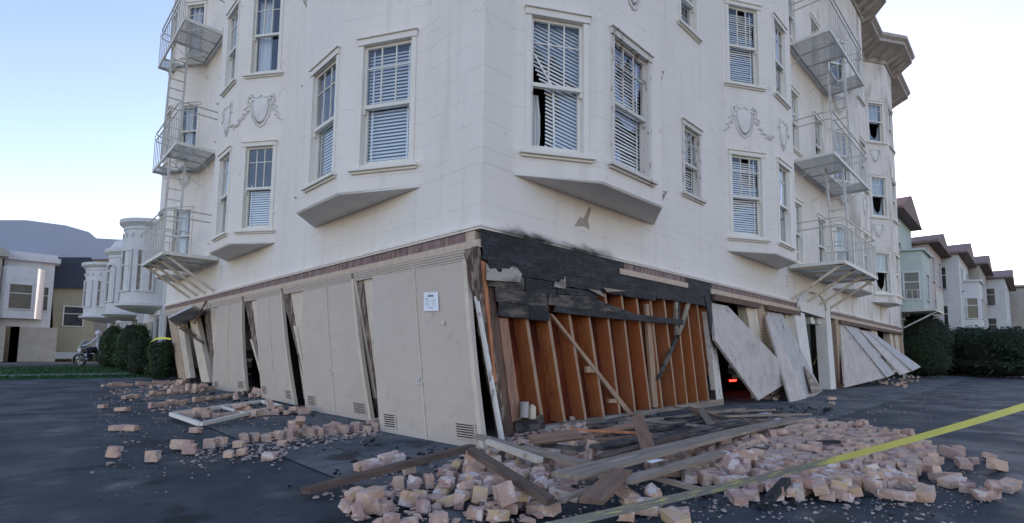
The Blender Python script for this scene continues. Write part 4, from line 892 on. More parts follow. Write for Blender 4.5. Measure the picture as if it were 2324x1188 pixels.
# ---- fire escapes
def fire_escape(side, s0, s1, dep, z, opening=True, rails=True, brace=False, ladder=None, label=None, rodup=None):
    sg = -1
    def P(s, d, zz): return Vector((s * K, -d * K, zz * K)) if side == 'R' else Vector((-d * K, s * K, zz * K))
    O = P((s0 + s1) / 2, 0, z)
    up = Vector((0, 0, 1)); b = MB()
    fw, fh = .04, .085
    b.bar(P(s0, .05, z), P(s0, dep, z), fw, fh); b.bar(P(s1, .05, z), P(s1, dep, z), fw, fh); b.bar(P(s0, dep, z), P(s1, dep, z), fw, fh); b.bar(P(s0, .08, z), P(s1, .08, z), fw, fh)
    o0, o1, od = s0 + (s1 - s0) * .42, s0 + (s1 - s0) * .80, dep * .48
    nx = 5
    for k in range(1, nx):
        s = s0 + (s1 - s0) * k / nx; e = dep if not (opening and o0 < s < o1) else od
        b.bar(P(s, .08, z - .02), P(s, e, z - .02), .02, .04)
    d = .12
    while d < dep - .02:
        if opening and d > od:
            b.bar(P(s0, d, z + .015), P(o0, d, z + .015), .022, .012); b.bar(P(o1, d, z + .015), P(s1, d, z + .015), .022, .012)
        else: b.bar(P(s0, d, z + .015), P(s1, d, z + .015), .022, .012)
        d += .050
    if opening:
        b.bar(P(o0, od, z), P(o0, dep, z), .025, .06); b.bar(P(o1, od, z), P(o1, dep, z), .025, .06); b.bar(P(o0, od, z), P(o1, od, z), .025, .06)
    FE = b.build('fire_escape', M['grate'], BLD, off=O); FE.location = O
    if label: FE['label'] = label
    if rails:
        b = MB(); r1, r2 = z + 1.25, z + 1.52
        c = .22
        for r in (r1, r2):
            b.tube([P(s0, .02, r), P(s0, dep - c, r), P(s0 + c * .3, dep - c * .3, r), P(s0 + c, dep, r), P(s1 - c, dep, r), P(s1 - c * .3, dep - c * .3, r), P(s1, dep - c, r), P(s1, .02, r)], .018, 6)
        n = int((s1 - s0) * K / .24)
        for k in range(n + 1):
            s = s0 + (s1 - s0) * k / n; b.tube([P(s, dep, z), P(s, dep, r1)], .011, 5)
        for k in range(1, 6):
            b.tube([P(s1, dep * k / 6, z), P(s1, dep * k / 6, r1)], .011, 5)
        for s in (s0, s0 + (s1 - s0) * .5, s1): b.bar(P(s, dep, z), P(s, dep, r2), .018, .018)
        b.build('railing', M['metal'], FE, off=O)
    if brace:
        for k in range(4):
            s = s0 + .15 + (s1 - s0 - .3) * k / 3; b = MB()
            b.bar(P(s, dep - .1, z - .06), P(s, .02, z - 1.15), .045, .06); b.bar(P(s, .0, z - .06), P(s, dep, z - .06), .045, .05); b.build('brace', M['post'], FE, off=O)
    else:
        for s in (s0 + .1, s1 - .1, (s0 + s1) / 2): b = MB(); b.tube([P(s, dep * .85, z - .04), P(s, .02, z - .85)], .009, 5); b.build('brace', M['metal'], FE, off=O)
    if ladder:
        zb, sb, st = ladder; b = MB(); d0, d1 = dep * .55, dep * .93
        for dd in (d0, d1):
            b.bar(P(sb, dd, zb), P(st, dd, z + .05), .028, .07); b.tube([P(sb - .35, dd, zb + .3), P(st - .35, dd, z + 1.1)], .012, 5)
        n = int((z - zb) * K / .27)
        for k in range(1, n):
            u = k / n; s = sb + (st - sb) * u; zz = zb + (z - zb) * u; b.bar(P(s, d0, zz), P(s, d1, zz), .05, .012)
        b.build('ladder', M['metal'], FE, off=O)
fire_escape('R', 14.4, 19.5, 1.72, 4.45, opening=False, brace=True, label='lowest balcony of the right fire escape, on diagonal struts')
fire_escape('R', 14.9, 20.4, 1.42, 8.4, ladder=(4.5, 17.3, 16.6), label='second balcony of the right fire escape')
fire_escape('R', 15.1, 20.4, 1.40, 13.0, ladder=(8.45, 18.3, 17.4), label='third balcony of the right fire escape')
fire_escape('L', 14.0, 17.7, 1.65, 4.45, opening=False, brace=True, label='lowest balcony of the left fire escape, on diagonal struts')
fire_escape('L', 14.9, 19.1, 1.32, 8.55, ladder=(4.5, 17.0, 16.5), label='second balcony of the left fire escape')
fire_escape('L', 14.8, 19.3, 1.35, 13.1, ladder=(8.6, 18.0, 17.3), label='third balcony of the left fire escape')

# ------------------------------------------------------------------ loose bricks
def brick_mesh(kind, seed):
    rnd = random.Random(seed); b = bmesh.new(); bmesh.ops.create_cube(b, size=1)
    dims = {'whole': (.20, .093, .060), 'half': (.11, .093, .060), 'third': (.075, .09, .058), 'pair': (.20, .1, .125)}[kind]
    for v in b.verts: v.co = Vector((v.co.x * dims[0], v.co.y * dims[1], v.co.z * dims[2]))
    bmesh.ops.subdivide_edges(b, edges=list(b.edges), cuts=2, use_grid_fill=True)
    for v in b.verts:
        edge = sum(abs(abs(c) - d / 2) < 1e-4 for c, d in zip(v.co, dims)); j = .0016 if edge < 2 else .0028
        v.co += Vector([rnd.uniform(-j, j) for _ in range(3)])
        if kind in ('half', 'third') and v.co.x > dims[0] * .4: v.co.x += rnd.uniform(-.022, .012)
        if edge >= 2: v.co *= (1 - rnd.uniform(.0, .03))
    if rnd.random() < .45:        # a knocked-off corner
        p = Vector([rnd.choice((-1, 1)) * d / 2 for d in dims]); n = p.normalized()
        bmesh.ops.bisect_plane(b, geom=list(b.verts) + list(b.edges) + list(b.faces), plane_co=p * rnd.uniform(.7, .86), plane_no=Vector((n.x * .5, n.y, n.z)).normalized(), clear_outer=True)
        try: bmesh.ops.contextual_create(b, geom=[e for e in b.edges if e.is_boundary])
        except Exception: pass
    bmesh.ops.bevel(b, geom=[e for e in b.edges if len(e.link_faces) == 2 and e.calc_face_angle(0) > .9], offset=.0025, segments=1, affect='EDGES')
    me = bpy.data.meshes.new('brick'); b.to_mesh(me); b.free(); me.materials.append(M['brick']); return me
BM = {k: [brick_mesh(k, 11 * i + len(k)) for i in range(5 if k != 'pair' else 2)] for k in ('whole', 'half', 'third', 'pair')}
BD = {'whole': (.20, .093, .060), 'half': (.11, .093, .060), 'third': (.075, .09, .058), 'pair': (.20, .1, .125)}
bricks = []                                 # (distance, mesh, matrix, group)
H_ = {}
CELL = .03
def hmax(x, y, r):
    m_ = 0; i0, i1, j0, j1 = int((x - r) / CELL), int((x + r) / CELL), int((y - r) / CELL), int((y + r) / CELL); vals = []
    for i in range(i0, i1 + 1):
        for j in range(j0, j1 + 1): vals.append(H_.get((i, j), 0.0))
    vals.sort(); return vals[int(len(vals) * .72)] if vals else 0
def hset(x, y, r, z):
    for i in range(int((x - r) / CELL), int((x + r) / CELL) + 1):
        for j in range(int((y - r) / CELL), int((y + r) / CELL) + 1): H_[(i, j)] = max(H_.get((i, j), 0), z)
def put(x, y, grp, kind='whole', ang=None, pose=None, tilt=.0, stack=True, zadd=0.0, maxh=.5):
    d = BD[kind]; ang = random.uniform(0, math.pi) if ang is None else ang
    pose = pose or random.choice(('flat', 'flat', 'edge', 'end' if random.random() < .12 else 'flat'))
    if stack and hmax(x, y, .045) > .03 and pose != 'flat': pose = 'flat'
    Rp = {'flat': Matrix.Identity(3), 'edge': Matrix.Rotation(math.pi / 2, 3, 'X'), 'end': Matrix.Rotation(math.pi / 2, 3, 'Y')}[pose]
    hz = {'flat': d[2], 'edge': d[1], 'end': d[0]}[pose] / 2
    base = hmax(x, y, .045) if stack else 0
    if base > maxh: return
    if base > .03: tilt = max(tilt, .25)
    T = Matrix.Rotation(random.gauss(0, tilt), 3, 'X') @ Matrix.Rotation(random.gauss(0, tilt), 3, 'Y')
    Rm = Matrix.Rotation(ang, 3, 'Z') @ T @ Rp
    z = GZ + base + hz + zadd + abs(tilt) * .01
    if stack: hset(x, y, .042, base + hz * 1.75)
    Mx = Matrix.Translation((x, y, z)) @ Rm.to_4x4()
    bricks.append(((Vector((x, y, z)) - Vector(CAM)).length, random.choice(BM[kind]), Mx, grp))
def inpoly(x, y, P):
    c = False; j = len(P) - 1
    for i in range(len(P)):
        if (P[i][1] > y) != (P[j][1] > y) and x < (P[j][0] - P[i][0]) * (y - P[i][1]) / (P[j][1] - P[i][1]) + P[i][0]: c = not c
        j = i
    return c
def scatter(poly_px, n, grp, **kw):
    P = [G(*p) for p in poly_px]; xs = [p.x for p in P]; ys = [p.y for p in P]; k = 0
    pp = [(p.x, p.y) for p in P]
    while k < n:
        x, y = random.uniform(min(xs), max(xs)), random.uniform(min(ys), max(ys))
        if inpoly(x, y, pp): put(x, y, grp, kind=random.choices(('whole', 'half', 'third', 'pair'), (4, 4, 3, .5))[0], **kw); k += 1
def row(a, c, n, grp, jit=.02, ang=None, pose='end', kinds=('whole', 'half'), stack=True, tilt=.08):
    A_, B_ = G(*a), G(*c); th = math.atan2(B_.y - A_.y, B_.x - A_.x)
    for k in range(n):
        u = (k + .5) / n; p = A_.lerp(B_, u)
        x_, y_ = p.x + random.uniform(-jit, jit), p.y + random.uniform(-jit, jit)
        if hmax(x_, y_, .03) < .02 or random.random() < .15: put(x_, y_, grp, random.choice(kinds), th + random.gauss(0, .12) + (ang or 0), pose if isinstance(pose, str) else random.choice(pose), tilt, stack)
g_heap = 'loose buff and mauve bricks in the heap below the burnt corner'
g_field = 'bricks of the fallen veneer spread right of the planks'
g_row = 'bricks of the fallen piers lying in rows along the garage doors'
g_far = 'bricks scattered on the dark ground at the left'
g_rf = 'bricks piled by the far right garage doors'
# heap under the corner
scatter([(1120, 1030), (1300, 990), (1420, 1020), (1400, 1090), (1300, 1140), (1050, 1145), (1000, 1075)], 70, g_heap, tilt=.2, maxh=.10)
scatter([(790, 1150), (870, 1112), (1000, 1072), (1110, 1055), (1300, 1080), (1260, 1140), (1240, 1190), (790, 1190)], 74, g_heap, tilt=.2, maxh=.07)
scatter([(760, 1085), (850, 1050), (960, 1035), (960, 1075), (850, 1090)], 6, g_heap, tilt=.1, maxh=.02)
scatter([(1205, 985), (1250, 955), (1320, 950), (1340, 985), (1250, 1005)], 14, g_heap, tilt=.3, maxh=.2)
# rows along the doors
row((545, 1003), (855, 974), 30, g_row, .012, ang=math.pi / 2, pose=('edge', 'edge', 'flat'), kinds=('half', 'half', 'whole'))
scatter([(590, 992), (640, 978), (860, 962), (860, 970), (640, 990)], 13, g_row, tilt=.3, maxh=.1)
row((420, 948), (700, 938), 18, g_row, .03, pose=('flat', 'edge'))
scatter([(500, 930), (690, 925), (700, 945), (520, 950)], 12, g_row, tilt=.3)
row((330, 926), (600, 890), 20, g_row, .05, pose=('flat', 'edge')); scatter([(520, 900), (590, 880), (600, 905), (530, 912)], 12, g_row, tilt=.3)
row((270, 905), (480, 885), 15, g_row, .08, pose=('flat', 'edge', 'end')); scatter([(380, 885), (470, 872), (480, 890), (390, 895)], 16, g_row, tilt=.3)
row((230, 878), (430, 868), 18, g_row, .12, pose=('flat', 'edge')); scatter([(320, 875), (450, 865), (450, 880), (340, 885)], 12, g_row, tilt=.2)
for px, py, k_, po in ((260, 1035, 'half', 'edge'), (347, 1045, 'half', 'edge'), (412, 1018, 'whole', 'edge'), (430, 1028, 'half', 'edge'), (477, 1015, 'half', 'edge'), (500, 1012, 'half', 'edge'), (545, 1012, 'half', 'flat'), (262, 975, 'half', 'flat'), (290, 975, 'whole', 'flat'),
                       (445, 980, 'half', 'flat'), (233, 925, 'half', 'flat'), (278, 932, 'whole', 'flat'), (612, 1040, 'half', 'flat'), (550, 1030, 'third', 'flat'), (456, 944, 'pair', 'flat'), (640, 1010, 'third', 'flat'), (520, 1035, 'third', 'flat')):
    p = G(px, py); put(p.x, p.y, g_far, k_, random.uniform(-.9, -.6), po, .05)
# fallen veneer at the right: overlapping courses, gently fanned
fld = [(1440, 1042), (1600, 1010), (1800, 962), (1900, 955), (2000, 985), (2110, 1015), (2122, 1060), (2050, 1095), (2000, 1115), (1840, 1120), (1750, 1134), (1640, 1110), (1500, 1085)]
FP = [(G(*p).x, G(*p).y) for p in fld]
cx_, cy_ = G(1100, 1300).x, G(1100, 1300).y
x = min(p[0] for p in FP)
base_ang = math.atan2(G(2000, 990).y - G(1500, 1110).y, G(2000, 990).x - G(1500, 1110).x)
ca, sa = math.cos(base_ang), math.sin(base_ang); ox, oy = G(1500, 1110).x, G(1500, 1110).y
i = -4
while i * .105 < 3.4:
    v = i * .105 - .8; j = 0
    while j * .118 < 5.6:
        u = j * .118 - .8 + (.06 if i % 2 else 0)
        vv = v + .12 * math.sin(u * 1.5) + random.gauss(0, .012)
        X_ = ox + ca * u - sa * vv; Y_ = oy + sa * u + ca * vv
        if inpoly(X_, Y_, FP):
            if random.random() < .93:
                far_ = u > 1.7; put(X_ + random.gauss(0, .012), Y_, g_field, 'whole' if far_ and random.random() < .6 else 'half', base_ang + random.gauss(0, .09) + (.2 if far_ else .85) + .25 * math.sin(u * 1.3), 'edge' if random.random() < .3 else 'flat', .06, stack=False, zadd=random.uniform(0, .022))
        j += 1
    i += 1
scatter([(1500, 1050), (1900, 960), (2100, 1010), (2100, 1080), (1700, 1110), (1540, 1100)], 20, g_field, stack=False, zadd=.06, tilt=.3)
scatter([(1980, 1090), (2120, 1060), (2122, 1134), (1960, 1134)], 6, g_field, tilt=.1)
scatter([(1560, 1100), (1700, 1120), (1980, 1110), (1960, 1134), (1650, 1134)], 10, g_field, tilt=.15)
scatter([(1980, 1000), (2130, 1010), (2150, 1100), (1960, 1110)], 26, g_field, tilt=.12)
scatter([(2150, 1020), (2300, 1050), (2300, 1150), (2130, 1120)], 12, g_field, tilt=.1)
scatter([(1300, 1140), (1700, 1150), (1650, 1188), (1250, 1188)], 8, g_field, tilt=.1)
scatter([(1955, 862), (2060, 850), (2110, 866), (2070, 884), (1985, 876)], 34, g_rf, tilt=.3)
scatter([(1740, 905), (1762, 893), (1772, 903), (1755, 912)], 4, g_rf, tilt=.2); scatter([(1875, 905), (1900, 900), (1905, 915), (1885, 918)], 2, g_rf)
labels = {g_heap: 'loose buff brick with pinkish mortar in the heap below the burnt corner', g_field: 'dusty pink-buff brick in the fallen veneer right of the planks',
          g_row: 'tan brick in the rows fallen along the garage doors', g_far: 'single tan brick lying on the dark ground at the left', g_rf: 'brick near the kicked-out doors of the right front'}
bricks.sort(key=lambda t: t[0])
for k, (d, me, Mx, grp) in enumerate(bricks):
    if k < 298:
        o = bpy.data.objects.new('brick', me); COL.objects.link(o); o.matrix_world = Mx
        tag(o, labels[grp], 'brick', grp)
rest = bricks[298:]
bm = bmesh.new()
for d, me, Mx, grp in rest:
    t = bmesh.new(); t.from_mesh(me); t.transform(Mx); tm = bpy.data.meshes.new('t'); t.to_mesh(tm); t.free(); bm.from_mesh(tm); bpy.data.meshes.remove(tm)
me = bpy.data.meshes.new('brick_rubble'); bm.to_mesh(me); bm.free()
mr = mat('rubble_brick', (0.62, 0.44, 0.33), (0.46, 0.31, 0.27), 6, .9, .5, 60, lo=.42, hi=.6, c3=(.42, .35, .31), s3=9, lo3=.54, hi3=.6, spec=.15)
o = link('brick_rubble', me, mr); tag(o, 'farther bricks of the same falls, strewn along both fronts', 'bricks', kind='stuff')
# crumbs of mortar, brick and charcoal
def crumbs(name, m_, spots, label, cat):
    b = MB()
    for poly, n, r0, r1 in spots:
        P = [G(*p) for p in poly]; pp = [(p.x, p.y) for p in P]; xs = [p[0] for p in pp]; ys = [p[1] for p in pp]; k = 0
        while k < n:
            x, y = random.uniform(min(xs), max(xs)), random.uniform(min(ys), max(ys))
            if inpoly(x, y, pp): r = random.uniform(r0, r1) * random.uniform(.4, 1); b.blob((x, y, GZ + r * .3), r, 5, 3, .45, sc=(random.uniform(.7, 1.5), random.uniform(.7, 1.5), .55)); k += 1
    tag(b.build(name, m_), label, cat, kind='stuff')
crumbs('mortar_crumbs', M['mortar'], [([(700, 1134), (860, 1050), (1300, 1000), (1450, 1060), (1300, 1134)], 420, .008, .028), ([(202, 1134), (202, 900), (480, 870), (860, 960), (860, 1010), (500, 1080)], 420, .006, .022),
       ([(400, 1050), (480, 1000), (660, 1000), (640, 1050)], 160, .006, .024), ([(1300, 1180), (1400, 1040), (1900, 960), (2122, 1060), (2122, 1180)], 650, .007, .026), ([(1700, 930), (2122, 880), (2122, 960), (1850, 960)], 120, .006, .02), ([(540, 1010), (860, 965), (870, 985), (600, 1030)], 200, .006, .03)],
       'crumbs of pale mortar and brick scattered over the ground', 'rubble')
crumbs('brick_fragments', mr, [([(1110, 1000), (1300, 955), (1430, 1000), (1420, 1090), (1260, 1134), (1240, 1188), (800, 1188), (790, 1120), (960, 1085)], 700, .02, .055), ([(1440, 1042), (1600, 1010), (1800, 962), (2000, 985), (2110, 1040), (2000, 1110), (1640, 1110)], 420, .015, .04), ([(545, 1006), (590, 985), (860, 962), (860, 985)], 160, .012, .035), ([(380, 905), (700, 930), (700, 948), (420, 955), (330, 930)], 160, .012, .035), ([(230, 880), (450, 862), (480, 895), (280, 910)], 120, .015, .04)],
       'broken pieces of pinkish brick packed between the fallen bricks', 'fragments')
crumbs('fine_grit', M['mortar'], [([(780, 1188), (800, 1110), (1000, 1060), (1130, 1010), (1400, 1000), (1500, 1050), (1440, 1188)], 900, .004, .013), ([(1430, 1188), (1440, 1050), (1850, 955), (2122, 1010), (2300, 1120), (2200, 1188)], 1500, .004, .013),
       ([(202, 1130), (202, 880), (480, 862), (880, 965), (900, 1000), (560, 1100)], 1100, .004, .012), ([(1650, 935), (1900, 895), (2200, 880), (2250, 960), (1850, 950)], 500, .004, .012)],
       'fine pale grit sprinkled over the asphalt around the falls', 'grit')
crumbs('charcoal_crumbs', M['char'], [([(730, 1080), (850, 990), (1050, 1020), (1100, 1040), (960, 1080)], 60, .012, .035), ([(202, 1134), (260, 900), (600, 900), (860, 960), (700, 1100)], 70, .01, .03), ([(1620, 935), (1800, 920), (1900, 925), (1850, 950), (1700, 945)], 90, .012, .04), ([(480, 893), (600, 915), (700, 945), (560, 930)], 60, .02, .05),
       ([(1300, 1090), (1700, 1050), (2122, 1110), (2122, 1170), (1350, 1170)], 90, .01, .035)],
       'bits of black charcoal scattered over the pavement', 'charcoal')

# ------------------------------------------------------------------ planks
def plank(a, c, w, th, za, zc, m_, label, roll_=0.0, group='boards torn from the wall, lying over the bricks', bend=0.0, ragged=True, cat='plank'):
    A_ = G(*a, za); B_ = G(*c, zc); A_.z = za; B_.z = zc; L = (B_ - A_).length; t = (B_ - A_).normalized(); sd = Vector((-t.y, t.x, 0)).normalized(); up = sd.cross(t) * -1
    if up.z < 0: up = -up
    Rr = Matrix.Rotation(roll_, 3, t); sd = Rr @ sd; up = Rr @ up
    O = (A_ + B_) / 2; n = 12; b = MB(); rings = []
    for k in range(n + 1):
        u = k / n; p = A_.lerp(B_, u) - O + up * bend * math.sin(u * math.pi); j = lambda: random.uniform(-.0025, .0025)
        ee = [random.uniform(-.03, .0) if ragged and k in (0, n) else 0 for _ in range(2)]; sg = 1 if k == n else -1
        rings.append([p + sd * (-w / 2 + j()) - up * th / 2 + t * ee[0] * -sg * -1, p + sd * (w / 2 + j()) - up * th / 2 + t * ee[1], p + sd * (w / 2 + j()) + up * th / 2 + t * ee[1], p + sd * (-w / 2 + j()) + up * th / 2 + t * ee[0] * -sg * -1])
    i0 = 0
    for rg in rings: b.v += [tuple(q) for q in rg]
    for k in range(n):
        for i in range(4): j2 = (i + 1) % 4; b.f.append((k * 4 + i, k * 4 + j2, (k + 1) * 4 + j2, (k + 1) * 4 + i)); b.uv.append(None); b.mi.append(0)
    b.f.append((3, 2, 1, 0)); b.f.append(tuple(n * 4 + i for i in range(4))); b.uv += [None] * 2; b.mi += [0] * 2
    o = b.build('plank', M[m_]); o.location = O
    # object axes follow the grain so the wood texture runs along it
    ang = math.atan2(t.y, t.x); me = o.data; me.transform(Matrix.Rotation(-ang, 4, 'Z')); o.rotation_euler = (0, 0, ang)
    tag(o, label, cat, group); return o
GB = 'boards torn from the wall, lying over the bricks'
plank((690, 1115), (1075, 1014), .075, .045, .03, .16, 'lumberd', 'long dark brown plank at the left, its tip on the bare ground')
plank((1068, 1022), (1252, 1140), .075, .04, .20, .12, 'lumberd', 'dark plank slanting down to the photo\'s bottom edge below the corner')
plank((1080, 990), (1355, 1060), .10, .03, .16, .17, 'lumber', 'tan plank lying from the corner post towards the middle of the heap')
plank((1106, 1003), (1225, 1045), .06, .04, .16, .15, 'post', 'short pale plank beside the tan one at the corner post')
plank((1285, 1080), (1815, 950), .19, .03, .19, .07, 'lumber', 'widest long grey board, running along the edge of the fallen veneer', bend=.02)
plank((1420, 1092), (1640, 1028), .085, .03, .17, .12, 'lumber', 'pale narrow board in front of the widest grey board', roll_=.1)
plank((1445, 942), (1475, 1030), .115, .025, .36, .12, 'lumberb', 'brown board propped upright on the heap before the studs', roll_=.5)
plank((1340, 1140), (1412, 1068), .13, .03, .14, .2, 'lumberb', 'wide brown board end at the bottom middle of the heap')
plank((1350, 1017), (1700, 955), .10, .03, .15, .10, 'char2', 'grey scorched board with pale nail specks behind the widest board', roll_=.2)
plank((1360, 1040), (1560, 985), .09, .03, .13, .12, 'lumberd', 'dark board under the grey scorched board')
plank((1205, 1000), (1320, 986), .1, .03, .20, .22, 'lumberb', 'short brown board lying on the bricks before the first studs', roll_=.7)
plank((1560, 1075), (1500, 1050), .06, .02, .1, .1, 'lumber', 'short grey offcut under the pale narrow board')
plank((1590, 930), (1622, 975), .09, .025, .17, .08, 'lumber', 'short grey board standing askew by the garage opening', roll_=.4)
plank((1410, 960), (1690, 928), .07, .03, .1, .08, 'lumber', 'narrow grey board lying against the foot of the stud wall')
plank((1560, 938), (1760, 930), .05, .03, .09, .06, 'lumber', 'thin grey board lying before the dark garage opening')
plank((1500, 958), (1740, 945), .06, .03, .1, .07, 'char2', 'thin charred board before the dark garage opening')
plank((1620, 975), (1790, 945), .07, .02, .09, .05, 'lumber', 'pale thin board behind the tip of the widest board')
plank((1640, 960), (1745, 938), .10, .02, .06, .05, 'panel2', 'bluish short board before the kicked-out door')
plank((1300, 975), (1480, 985), .045, .02, .2, .16, 'orange', 'freshly split orange sliver over the bricks')
plank((1340, 1000), (1450, 990), .05, .02, .17, .15, 'lumberb', 'brown lath behind the heap of bricks')
plank((1450, 1075), (1600, 1115), .06, .03, .12, .03, 'lumber', 'grey lath pointing to the barrier tape')
plank((1270, 1140), (1345, 1105), .03, .02, .1, .13, 'lumber', 'thin lath at the bottom edge beside the wide brown board')
plank((1225, 1010), (1330, 1020), .07, .03, .15, .12, 'char2', 'scorched board lying under the brown one before the first studs')
plank((1180, 1012), (1260, 1040), .08, .03, .17, .12, 'char2', 'dark flat board beside the tan plank')
plank((1640, 1035), (1745, 1012), .07, .015, .07, .07, 'char2', 'small dark shingle lying on the fallen veneer')
plank((1855, 1004), (1905, 1003), .05, .03, .09, .09, 'char', 'short black charred stick on the fallen veneer')
plank((1745, 1134), (1785, 1090), .05, .045, .05, .1, 'char', 'black charred stick standing at the front of the fallen veneer')
for k, (a, c) in enumerate([((1380, 968), (1560, 958)), ((1470, 972), (1650, 950)), ((1540, 985), (1700, 962)), ((1500, 940), (1640, 932)), ((1580, 960), (1770, 952)), ((1400, 985), (1520, 975)), ((1330, 965), (1420, 972)), ((1690, 950), (1800, 958)), ((1420, 950), (1600, 968)), ((1560, 990), (1760, 975)), ((1350, 992), (1530, 1000)), ((1610, 940), (1740, 958)), ((1480, 998), (1690, 985)), ((1440, 1005), (1560, 1018)), ((1380, 955), (1450, 940)), ((1530, 925), (1700, 938)), ((1650, 945), (1840, 940)), ((1300, 985), (1400, 960)), ((1575, 968), (1600, 940)), ((1700, 968), (1820, 952))]):
    plank(a, c, random.uniform(.03, .09), .022, random.uniform(.05, .17), random.uniform(.04, .12), ('lumber', 'char2', 'lumberd', 'lumberb')[k % 4], 'thin lath in the tangle at the foot of the stud wall', group='thin laths tangled at the foot of the stud wall', cat='lath')
plank((1385, 1012), (1640, 968), .12, .025, .12, .10, 'lumber', 'mid-grey wide board between the scorched board and the laths', roll_=.12)
plank((1480, 1000), (1790, 962), .10, .025, .11, .06, 'char2', 'scorched wide board reaching towards the white scrap')
plank((1345, 985), (1445, 965), .09, .02, .16, .12, 'peach', 'pinkish raw board end before the middle studs', roll_=.3)
plank((1560, 925), (1650, 968), .08, .02, .14, .07, 'lumberb', 'brown board lying across the laths before the last studs', roll_=.3)
plank((1500, 945), (1570, 935), .14, .02, .12, .12, 'char', 'black curled sheet before the last studs', roll_=.5)
# jumble under the planks: rubble core so nothing floats
crumbs('wood_splinters', M['lumberd'], [([(1330, 990), (1500, 935), (1780, 925), (1760, 960), (1500, 1000)], 260, .02, .05)], 'splinters and plaster bits below the tangled laths', 'debris')
# white paper scraps
for (px, py), z, w, lab in (((1497, 1048), .20, .09, 'crumpled white leaflet lying on the widest grey board'), ((1768, 952), .10, .05, 'tiny white scrap by the tip of the widest board')):
    p = G(px, py, z); b = MB(); b.face([(-w, -.03, 0), (0, -.045, .02), (0, .03, .012), (-w * .9, .045, 0)]); b.face([(0, -.045, .02), (w * .8, -.03, 0), (w * .7, .04, .004), (0, .03, .012)])
    o = b.build('paper_scrap', M['paper'], fixn=False); o.location = p; o.rotation_euler = (0, 0, -.4); tag(o, lab, 'paper')
# fallen white window frame on the ground at the left
fz = .05
q = [G(388, 940, fz), G(455, 963, fz), G(637, 922, fz), G(592, 911, fz)]
FRM = empty('window_frame', (q[0] + q[2]) / 2, label='white wooden window frame lying flat on the ground before the garage doors', cat='window frame')
O = FRM.location.copy(); b = MB()
for a, c in ((0, 1), (1, 2), (2, 3), (3, 0)): b.bar(q[a] - O, q[c] - O, .05, .045)
b.build('frame', M['trim'], FRM)
b = MB(); b.bar(q[0].lerp(q[3], .5) - O, q[1].lerp(q[2], .5) - O, .035, .035); b.build('crossbar', M['trim'], FRM)
# can and carton at the foot of the studs
p = RY(1190, 930, -.1); b = MB(); b.tube([(0, 0, 0), (0, 0, .17)], .05, 16); b.tube([(0, 0, .17), (0, 0, .18)], .052, 16); o = b.build('paint_can', M['panel2'], smooth=False); o.location = (p.x, p.y, p.z - .09); tag(o, 'grey-blue can standing in the first stud bay', 'can')
p = RY(1207, 935, -.08); b = MB(); b.box((0, 0, .07), (.09, .06, .15)); b.box((0, 0, .155), (.05, .04, .02)); o = b.build('carton', M['post'], bevel=.004); o.location = (p.x, p.y, p.z - .08); tag(o, 'cream carton beside the grey-blue can', 'carton')

# ------------------------------------------------------------------ barrier tape
def tape(pts, w, name, label, fade=True):
    m_ = mat('yellow_barrier_tape', (0.78, 0.78, 0.03), (0.70, 0.70, 0.05), 3, .45, spec=.4)
    if fade:
        m_ = mat('scuffed_barrier_tape', (0.80, 0.78, 0.20), (0.72, 0.71, 0.20), 3, .45, spec=.4)
        n, l = nodes(m_); bb = n['Principled BSDF']; src = bb.inputs['Base Color'].links[0].from_socket
        tc = n.new('ShaderNodeTexCoord'); sp = n.new('ShaderNodeSeparateXYZ'); l.new(tc.outputs['UV'], sp.inputs[0])
        t = n.new('ShaderNodeTexNoise'); t.inputs['Scale'].default_value = 30; l.new(tc.outputs['UV'], t.inputs[0]); t.inputs['Detail'].default_value = 6
        mp = n.new('ShaderNodeMapping'); mp.inputs['Scale'].default_value = (1.3, .3, 1); l.new(tc.outputs['UV'], mp.inputs[0]); l.new(mp.outputs[0], t.inputs[0])
        a = n.new('ShaderNodeMapRange'); a.inputs[1].default_value = .37; a.inputs[2].default_value = .43; a.inputs[3].default_value = .60; a.inputs[4].default_value = 0; l.new(sp.outputs[0], a.inputs[0])
        g = n.new('ShaderNodeMath'); g.operation = 'LESS_THAN'; l.new(t.outputs[0], g.inputs[0]); l.new(a.outputs[0], g.inputs[1])
        q = n.new('ShaderNodeMix'); q.data_type = 'RGBA'; l.new(g.outputs[0], q.inputs[0]); l.new(src, q.inputs[6]); q.inputs[7].default_value = (.27, .27, .26, 1); l.new(q.outputs[2], bb.inputs['Base Color'])
    b = MB(); n = len(pts); O = pts[0][0]
    L = []; R_ = []
    for k, (p, d) in enumerate(pts):
        L.append(p - O + d * w / 2); R_.append(p - O - d * w / 2)
    for k in range(n - 1):
        b.face([R_[k], R_[k + 1], L[k + 1], L[k]], [(k / (n - 1), 0), ((k + 1) / (n - 1), 0), ((k + 1) / (n - 1), 1), (k / (n - 1), 1)])
    o = b.build(name, m_, fixn=False); o.location = O; o.data.polygons.foreach_set('use_smooth', [True] * len(o.data.polygons))
    tag(o, label, 'barrier tape'); return o
A_ = G(1215, 1203, .11); B_ = G(2330, 912, .63); B_ = A_.lerp(B_, 1.25); pts = []
for k in range(41):
    u = k / 40; p = A_.lerp(B_, u); p.z -= .05 * math.sin(math.pi * u) * (1 if u < 1 else 0)
    tw = .25 + .2 * math.sin(u * 5); t = (B_ - A_).normalized(); sd = t.cross(Vector((0, 0, 1))).normalized()
    pts.append((p, (Vector((0, 0, 1)) * math.cos(tw) + sd * math.sin(tw)).normalized()))
tape(pts, .056, 'barrier_tape', 'yellow barrier tape, scuffed grey at its left half, strung across the foreground bricks')
pts = [(RY(1883, 755, -.25).lerp(RY(1846, 828, -.35), k / 8), Vector((.3, -.4, .8)).normalized()) for k in range(9)]
